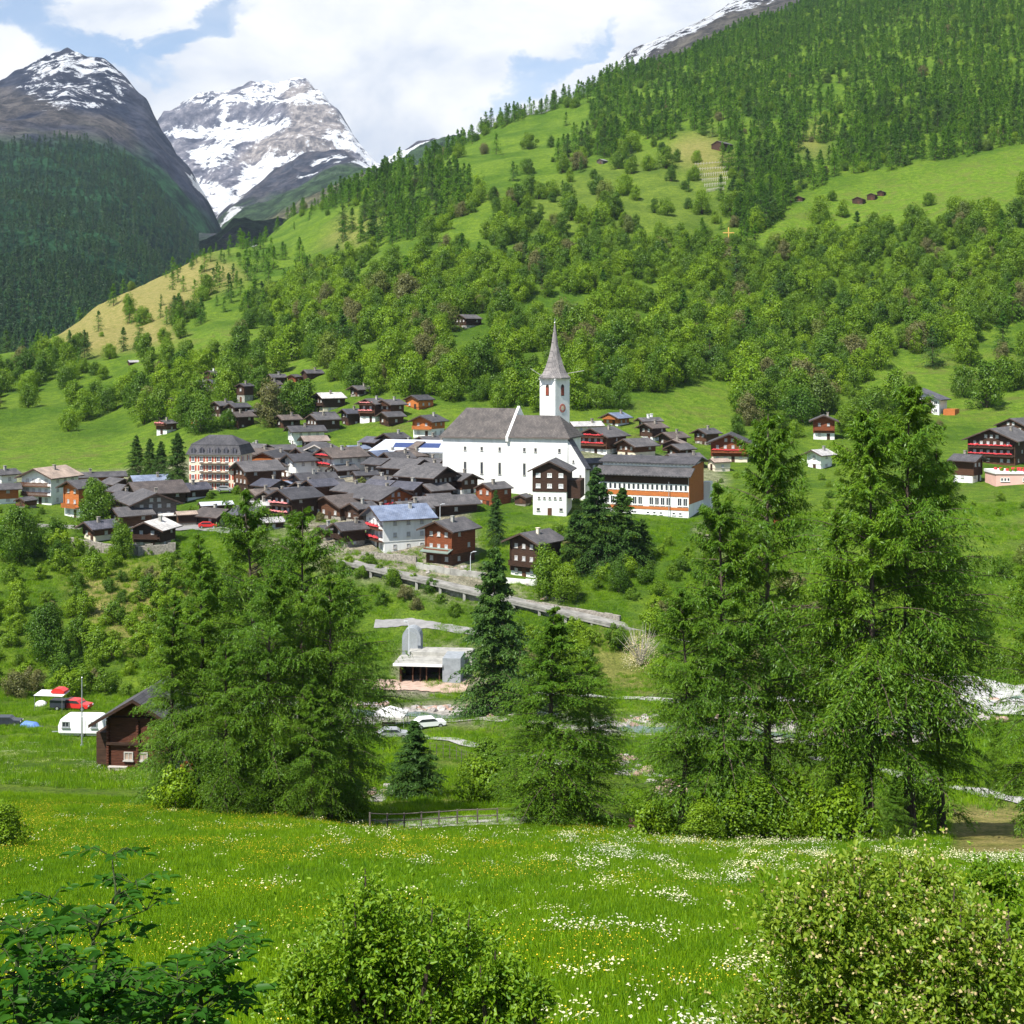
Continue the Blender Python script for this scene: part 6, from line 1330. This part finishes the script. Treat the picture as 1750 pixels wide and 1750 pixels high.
# hut by the left larches
Yh = 139.0; s = F / Yh; g_ = Vector(((236 - 875) / F * Yh, Yh, float(tz(236, Yh)))); e = empty('log_hut', g_, R(-6)); tag(e, 'dark brown log hut with steep shaded gable at the meadow edge', 'hut')
w, l = 6.3, 7.5; zb = .25; e.location.z += zb
h, rh = 5.3, 1.85
b = MB(); b.box((0, l / 2 - .4, -1.45), (w + 3.0, l + 3.2, 2.9)); b.build('plinth', M['concrete'], e)
b = MB()
for k in range(18):       # rows of hewn logs
    z0 = .28 + k * .27; b.box((0, l / 2, z0 + .13), (w - .03 * (k % 2), l - .03 * (k % 2), .25))
    for sx in (-1, 0, 1):
        b.box((sx * (w / 2 - .1), -.12, z0 + .13), (.24, .3, .2))
b.prism([(-w / 2 + .01, h), (w / 2 - .01, h), (0, h + rh)], .02, l - .02)
for k in range(6): b.box((0, -.01, h + .15 + k * .27), (max(.3, w * (1 - (k + 1.0) / 7.2)), .08, .22))
b.build('wall', M['hut_wood'], e)
b = roof_mb(w, l, h, rh, 1.3, 1.5, .22); b.v = [(x_, y_ + l / 2, z_) for x_, y_, z_ in b.v]; b.build('roof', [M['slate'], M['dark_wood']], e)
for x_ in (-.95, .55): add_window(e, (x_, -.03, 1.35), 0, .95, .85, 'frame_grey', 'tan_roof')
b = MB(); b.box((2.3, -.05, 1.25), (1.0, .1, 1.9)); b.build('door', M['brown_wood'], e)
b = MB(); b.box((-1.7, -1.0, .55), (1.9, .45, .1)); b.box((-2.5, -1.0, .35), (.1, .4, .4)); b.box((-.9, -1.0, .35), (.1, .4, .4)); b.build('bench', M['fascia_light'], e)
b = MB(); b.box((0, -.2, 2.6), (w, .35, .22)); b.build('beam', M['dark_wood'], e)
b = MB(); b.box((3.6, 2.2, 3.0), (1.0, 4.5, .16)); b.box((4.08, 2.2, 3.5), (.08, 4.5, 1.0)); b.build('gallery', M['brown_wood'], e)
b = MB(); b.box((-w / 2 - .7, 2, 1.9), (1.2, 3.2, 3.2)); b.build('lean_to', M['dark_wood'], e)
b = MB(); b.box((0, 0, .35), (1.3, .7, .7)); b.box((.1, -.1, .85), (.9, .5, .3)); o = b.build('crate', M['orange_wood']); o.location = g_ + Vector((5.2, -1.2, zb + .2)); tag(o, 'orange crate standing at the right corner of the brown hut', 'crate')

# fence along the valley road, bench, net fence
def fence(pts, h, n, label, m='dark_wood', rails=(.55, .95), ymin=112, pw=.16, rw=.055):
    P = [G(p[0], p[1], ymin) for p in pts]; e = empty('fence', P[0]); tag(e, label, 'fence'); ts = np.linspace(0, len(P) - 1, n); Q = []
    for t_ in ts:
        i = min(int(t_), len(P) - 2); q = P[i].lerp(P[i + 1], t_ - i); q.z = gz(q.x, q.y); Q.append(q - P[0])
    for q in Q:
        b = MB(); b.box((q.x, q.y, q.z + h / 2 - .1), (pw, pw, h + .2)); b.build('post', M[m], e)
    for rz_ in rails:
        b = MB()
        for i in range(n - 1): b.tube([Q[i] + Vector((0, -.02, h * rz_)), Q[i + 1] + Vector((0, -.02, h * rz_))], rw, 5)
        b.build('rail', M[m], e)
fence([(632,1418),(700,1416),(770,1413),(850,1409)], 1.2, 8, 'thin grey wooden post and rail fence along the pale valley road', m='grey_wood', ymin=96, pw=.11, rw=.04)
fence([(735,1292),(780,1300),(815,1312)], 1.6, 9, 'grey net fence on thin posts right of the small spruce', m='grey_wood', rails=(.1, .4, .7, .98), ymin=140, pw=.07, rw=.012)
g_ = G(1095, 1424, 86); e = empty('bench', g_, R(-20)); tag(e, 'dark wooden bench at the edge of the meadow left of the big larches', 'bench')
b = MB(); b.box((0, 0, .45), (1.8, .4, .06)); b.build('seat', M['dark_wood'], e); b = MB(); b.box((0, .2, .8), (1.8, .05, .35)); b.build('backrest', M['dark_wood'], e)
for x_ in (-.75, .75):
    b = MB(); b.box((x_, .05, .21), (.08, .4, .44)); b.build('leg', M['dark_wood'], e)
# yellow cross
g_ = G(1245, 418, 500); sc_ = g_.y / F; b = MB(); hC = 30 * sc_
b.box((0, 0, hC / 2 - .3), (.55, .45, hC)); b.box((0, -.02, hC * .66), (19 * sc_, .42, .55)); o = b.build('wooden_cross', M['gold_wood']); o.location = g_; tag(o, 'large golden wooden cross standing on the slope above the wood', 'cross')
# snow rakes on the terraces
for k in range(6):
    a0, a1 = G(1188 + k * 4, 284 + k * 9, 500), G(1252 - k * 3, 280 + k * 9, 500); b = MB(); n = 14
    for i in range(n):
        p = a0.lerp(a1, i / (n - 1)) - a0; b.box((p.x, p.y, p.z + 1.0), (.25, .25, 2.6)); 
        if i < n - 1: q = a0.lerp(a1, (i + 1) / (n - 1)) - a0; b.tube([p + Vector((0, 0, 1.5)), q + Vector((0, 0, 1.5))], .12, 4)
    o = b.build('snow_fence', M['fascia_light']); o.location = a0; tag(o, ['top', 'second', 'third', 'fourth', 'fifth', 'lowest'][k] + ' of the six grey snow fences on the terraces under the forest', 'fence', 'snow fences on the terraces')

# ------------------------------------------------------------------ foreground meadow: grass tufts and flowers
def tuft(r_, n, h, spread, m, name):
    P = np.zeros((n, 3)); P[:, :2] = r_.normal(0, spread, (n, 2)); a = r_.uniform(0, 6.28, n); d_ = np.stack([np.cos(a) * .35, np.sin(a) * .35, np.ones(n)], 1); hh_ = h * r_.uniform(.5, 1.1, n)
    d_ = unit(d_ * np.array([1, 1, 1.0]) + r_.normal(0, .12, (n, 3))); sdir = unit(np.cross(d_, r_.normal(0, 1, (n, 3)))); wv = h * .085
    V = np.stack([P - sdir * wv / 2, P + sdir * wv / 2, P + d_ * hh_[:, None] + sdir * wv * .25, P + d_ * hh_[:, None] * 1.0 - sdir * wv * .1], 1).reshape(-1, 3)
    return np_mesh(name, V, np.arange(4 * n).reshape(-1, 4), [m])
r = np.random.default_rng(5)
proto_collection('tuft', [tuft(r, 40, .22, .17, L_grass, 'grass_tuft') for _ in range(4)])
def flower(r_, n, h, spread, size, m, flat=.2):
    P = np.zeros((n, 3)); P[:, :2] = r_.normal(0, spread, (n, 2)); P[:, 2] = h * r_.uniform(.7, 1.1, n)
    N = unit(np.stack([r_.normal(0, .35, n), r_.normal(-.25, .35, n), np.ones(n)], 1)); A = unit(np.cross(N, r_.normal(0, 1, (n, 3)))); B = np.cross(N, A)
    V, Q = cards(P, A, B, size * r_.uniform(.6, 1.2, n), size * r_.uniform(.6, 1.1, n))
    S = np.stack([P - A * .006, P + A * .006, P * np.array([1, 1, 0]) + A * .006, P * np.array([1, 1, 0]) - A * .006], 1).reshape(-1, 3)
    return np_mesh('flower', np.concatenate([V, S]), np.concatenate([Q, np.arange(4 * n).reshape(-1, 4) + len(V)]), [m, L_grass], [0] * n + [1] * n)
proto_collection('umbel', [flower(r, 13, .42, .22, .07, L_white) for _ in range(4)]); proto_collection('butter', [flower(r, 6, .26, .22, .04, L_yellow) for _ in range(3)])
def meadow_pts(n, y0, y1, seed, gate=None, px0=-80, px1=1850):
    r_ = np.random.default_rng(seed); px = r_.uniform(px0, px1, n); Y = np.sqrt(r_.uniform(y0 ** 2, y1 ** 2, n)); x = (px - 875) / F * Y; z = tz(px, Y)
    pyy = HZ - z / Y * F; ok = np.ones(n, bool)
    if gate: ok = gate(px, pyy, x, Y)
    ok &= ~((px > 1620) & (pyy < 1466) & (Y < 125))
    return np.stack([x, Y, z], 1)[ok]
P = meadow_pts(42000, 14, 52, 1); scatter_obj('meadow_grass', 'tuft', P, r.uniform(.6, 1.25, len(P)), r.uniform(0, 6.28, len(P)), 'fresh green grass of the foreground meadow', 'grass')
P = meadow_pts(52000, 52, 112, 2); scatter_obj('far_meadow_grass', 'tuft', P, r.uniform(.6, 1.3, len(P)), r.uniform(0, 6.28, len(P)), 'green grass on the far half of the meadow', 'grass')
P = meadow_pts(46000, 118, 330, 8, lambda px, py, x, Y: (py > 860) & (fbm(x / 8, Y / 8, 77) > .40)); P = P[(np.array([((HP[:, 0] - q[0]) ** 2 + (HP[:, 1] - q[1]) ** 2 < 36).any() for q in P]) == False)]; scatter_obj('bank_grass', 'tuft', P, r.uniform(1.2, 2.8, len(P)), r.uniform(0, 6.28, len(P)), 'rough grass on the valley floor and the banks', 'grass')
gw = lambda px, py, x, Y: rng.uniform(0, 1, px.shape) < np.clip((fbm(x / 1.7, Y / 2.2, 61, 4) - np.interp(px, [0, 300, 500, 850, 1000, 1500, 1700], [.80, .76, .71, .74, .60, .565, .60])) * 9, 0, 1) * (fbm(x / 9, Y / 9, 62, 2) > .36) + .012
P = meadow_pts(30000, 16, 100, 3, gw); scatter_obj('white_flowers', 'umbel', P, r.uniform(.55, 1.2, len(P)), r.uniform(0, 6.28, len(P)), 'clusters of white umbel flowers in the meadow', 'flowers')
gy = lambda px, py, x, Y: (fbm(x / 5, Y / 7, 67, 3) > np.interp(px, [0, 500, 900, 1100, 1700], [.47, .51, .58, .64, .66]))
P = meadow_pts(22000, 18, 105, 4, gy); scatter_obj('yellow_flowers', 'butter', P, r.uniform(.6, 1.2, len(P)), r.uniform(0, 6.28, len(P)), 'small yellow buttercups spread through the meadow', 'flowers')
P = meadow_pts(6000, 118, 180, 5, lambda px, py, x, Y: (fbm(x / 6, Y / 6, 69, 4) > .55), -80, 260); scatter_obj('hay_flowers', 'umbel', P, r.uniform(.25, .6, len(P)), r.uniform(0, 6.28, len(P)), 'pale flowering grass before the white caravan', 'flowers')

# ------------------------------------------------------------------ foreground bushes
def bush(name, label, cx, cy, z0, rx, ry, hz_, n, leaf, m, seed, stems=26, petals=0, lobes=16, front=True):
    r_ = np.random.default_rng(seed); e = empty(name, (cx, cy, z0)); tag(e, label, 'bush'); mb = MB()
    cs = []; 
    for i in range(lobes):
        a = r_.uniform(0, 6.28); k = np.sqrt(r_.uniform(0, 1)); zz = r_.uniform(.12, 1) ** 1.15
        lim = np.sqrt(max(1 - zz ** 2 * .85, .05)); cs.append((np.array([np.cos(a) * rx * k * lim, np.sin(a) * ry * k * lim, hz_ * zz * .86]), r_.uniform(.22, .40) * min(rx, hz_ * .6)))
    for c_, rr_ in cs + cs[:max(0, stems - lobes)]:
        q = Vector(c_); mb.tube([(r_.normal(0, .12) * rx, r_.normal(0, .12) * ry, -.4), tuple(q * .55 + Vector((r_.normal(0, .06), r_.normal(0, .06), .1))), tuple(q), tuple(q * 1.06 + Vector((0, 0, rr_ * .9)))], [.045, .03, .016, .004], 5)
    mb.build('stem', M['bark'], e)
    each = n // lobes; P = []; N = []
    for c_, rr_ in cs:
        # little shoots that carry leaves, so the outline is broken
        ns = max(6, each // 14); u_ = unit(r_.normal(0, 1, (ns, 3))); u_[:, 2] = np.where(u_[:, 2] < -.35, -u_[:, 2], u_[:, 2]); ln = rr_ * r_.uniform(.5, 1.35, (ns, 1)) * np.where(r_.uniform(0, 1, (ns, 1)) < .16, r_.uniform(1.3, 2.1, (ns, 1)), 1)
        for j in range(14):
            t_ = .35 + .65 * j / 13; P.append(c_ + u_ * ln * t_ + r_.normal(0, .022, (ns, 3)) + np.array([0, 0, .05]) * t_ * t_); N.append(u_)
    P = np.concatenate(P); N = np.concatenate(N); A = unit(N * .6 + r_.normal(0, .7, P.shape)); Nn = unit(r_.normal(0, .6, P.shape) + np.array([0, -.1, 1.0]))
    V, Q = leaf6(P, A, Nn, leaf * r_.uniform(.6, 1.3, len(P)), leaf * .55 * r_.uniform(.7, 1.2, len(P)))
    obj('foliage', np_mesh(name + '_foliage', V, Q, [m]), e)
    if petals:
        k = r_.choice(len(P), petals, replace=False); Pp = P[k] + N[k] * .02; Pp = np.repeat(Pp, 4, 0) + r_.normal(0, .025, (petals * 4, 3)); Av = unit(r_.normal(0, 1, Pp.shape)); Bv = unit(np.cross(Av, r_.normal(0, 1, Pp.shape)))
        V, Q = cards(Pp, Av, Bv, .035 * r_.uniform(.6, 1.3, len(Pp)), .028 * r_.uniform(.6, 1.3, len(Pp))); obj('blossom', np_mesh(name + '_blossom', V, Q, [L_petal]), e)
    return e
def bpx(px, Y): x = (px - 875) / F * Y; return x, float(tz(px, Y))
def fbush(label, pxc, Y, top, halfpx, n, leaf, m, seed, petals=0, lobes=18):
    x, z = bpx(pxc, Y); zt = (HZ - top) / F * Y; hz_ = zt - z; rx = halfpx / F * Y
    return bush('bush', label, x, Y, z - .1, rx, rx * .75, hz_ + .1, n, leaf, m, seed, petals=petals, lobes=lobes)
fbush('broad light green bush at the bottom centre', 665, 12.0, 1478, 220, 42000, .052, L_bush, 1, lobes=44)
fbush('low green bush at the bottom right of the centre bush', 870, 11.5, 1585, 100, 14000, .052, L_bush, 2, lobes=16)
fbush('tall bush with faded blossom at the right, topmost of the right thicket', 1545, 14.5, 1385, 160, 34000, .065, L_bushp, 3, petals=1600, lobes=26)
fbush('wide bush with faded blossom in the bottom right corner', 1530, 11.5, 1515, 300, 48000, .055, L_bushp, 4, petals=2400, lobes=34)
fbush('green bush cut by the right edge', 1745, 15.5, 1410, 95, 15000, .06, L_bush, 5, petals=120, lobes=12)
fbush('low blossom sprinkled bush left of the bottom right thicket', 1375, 13.0, 1600, 100, 9000, .052, L_bushp, 6, petals=350, lobes=9)
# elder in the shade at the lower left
def elder(label, stems, Y, seed, dens=1.0):
    r_ = np.random.default_rng(seed); g0 = W(*stems[0][0], Y); g0.z = gz(g0.x, Y); e = empty('elder_shrub', g0); tag(e, label, 'shrub'); mb = MB(); LP, LA, LN_, LL = [], [], [], []
    def compound(p, d_, L_):       # pinnate leaf
        d_ = d_.normalized(); s_ = d_.cross(Vector((0, 0, 1))).normalized(); tip = p + d_ * L_ + Vector((0, 0, -L_ * .25)); mb.tube([p, p + d_ * L_ * .5 + Vector((0, 0, .02)), tip], [.0032, .0025, .0015], 4)
        for k in range(3):
            q = p.lerp(tip, .35 + .27 * k) + Vector((0, 0, .02))
            for sg in (-1, 1):
                LP.append(q); LA.append((s_ * sg + d_ * .7 + Vector(r_.normal(0, .1, 3)) + Vector((0, 0, -.25)))); LL.append(L_ * r_.uniform(.36, .5)); LN_.append(Vector((0, 0, 1)) + Vector(r_.normal(0, .25, 3)))
        LP.append(tip); LA.append(d_ + Vector((0, 0, -.35))); LL.append(L_ * .5); LN_.append(Vector((0, 0, 1)) + Vector(r_.normal(0, .2, 3)))
    for st in stems:
        P_ = [W(a - (35 if seed == 2 else 0), b_ + 45, Y + r_.uniform(-.15, .15)) - g0 for a, b_ in st]
        dense = []; n = 9
        for i in range(len(P_) - 1):
            for j in range(n): dense.append(P_[i].lerp(P_[i + 1], j / n) + Vector(r_.normal(0, .006, 3)))
        dense.append(P_[-1]); N_ = len(dense); mb.tube(dense, [.018 * (1 - .8 * i / N_) + .003 for i in range(N_)], 6)
        for i in range(int(N_ * .3), N_, 3):
            for sg in ((0, math.pi) if r_.uniform() < .9 else (0,)):
                a = sg + i * 1.4 + r_.uniform(-.4, .4); d_ = Vector((math.cos(a), math.sin(a) * .8, r_.uniform(.15, .7)))
                if r_.uniform() < dens: compound(dense[i], d_, r_.uniform(.17, .27))
                if i > N_ * .4 and r_.uniform() < .25 * dens:   # a side twig with its own leaves
                    tw = dense[i] + d_.normalized() * r_.uniform(.15, .35); mb.tube([dense[i], tw], [.006, .003], 4)
                    for q in range(4): a2 = r_.uniform(0, 6.28); compound(tw, Vector((math.cos(a2), math.sin(a2), .4)), r_.uniform(.12, .2))
    mb.build('stem', mat('young_bark', (.035, .05, .015), .3, 8), e)
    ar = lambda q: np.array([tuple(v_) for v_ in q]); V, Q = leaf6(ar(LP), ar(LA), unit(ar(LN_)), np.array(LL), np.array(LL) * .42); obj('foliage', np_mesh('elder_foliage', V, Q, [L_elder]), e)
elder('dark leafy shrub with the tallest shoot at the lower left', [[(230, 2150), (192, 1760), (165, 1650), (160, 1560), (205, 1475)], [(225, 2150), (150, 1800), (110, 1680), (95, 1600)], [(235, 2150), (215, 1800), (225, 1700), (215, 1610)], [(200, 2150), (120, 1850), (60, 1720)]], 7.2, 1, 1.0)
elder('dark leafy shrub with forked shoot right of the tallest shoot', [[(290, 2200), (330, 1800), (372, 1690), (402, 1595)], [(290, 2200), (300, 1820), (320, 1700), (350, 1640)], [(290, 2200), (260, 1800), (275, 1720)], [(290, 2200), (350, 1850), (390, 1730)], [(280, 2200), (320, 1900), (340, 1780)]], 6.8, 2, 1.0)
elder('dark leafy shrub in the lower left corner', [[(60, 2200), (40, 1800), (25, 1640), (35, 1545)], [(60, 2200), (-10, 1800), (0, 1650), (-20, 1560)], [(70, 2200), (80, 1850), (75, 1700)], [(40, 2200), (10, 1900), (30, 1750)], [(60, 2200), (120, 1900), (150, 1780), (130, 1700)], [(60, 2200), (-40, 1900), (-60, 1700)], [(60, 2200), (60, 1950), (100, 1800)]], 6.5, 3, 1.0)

# ------------------------------------------------------------------ air
USE_HAZE = True
if USE_HAZE:
    b = MB(); zlo, zhi = float(min(ZT.min(), Z1.min())) - 1 - 120, 1750.0
    b.box((0, 4190, (zlo + zhi) / 2), (24000, 8460, zhi - zlo)); hm = bpy.data.materials.new('haze_air'); hm.use_nodes = True; t = hm.node_tree; t.nodes.clear()
    v_ = NN(t, 'ShaderNodeVolumePrincipled'); v_.inputs['Color'].default_value = (.62, .78, 1, 1); v_.inputs['Density'].default_value = .000032; v_.inputs['Anisotropy'].default_value = .2
    o_ = NN(t, 'ShaderNodeOutputMaterial'); t.links.new(v_.outputs[0], o_.inputs['Volume']); o = b.build('haze', hm); tag(o, 'thin bluish mountain air', 'haze', kind='stuff')
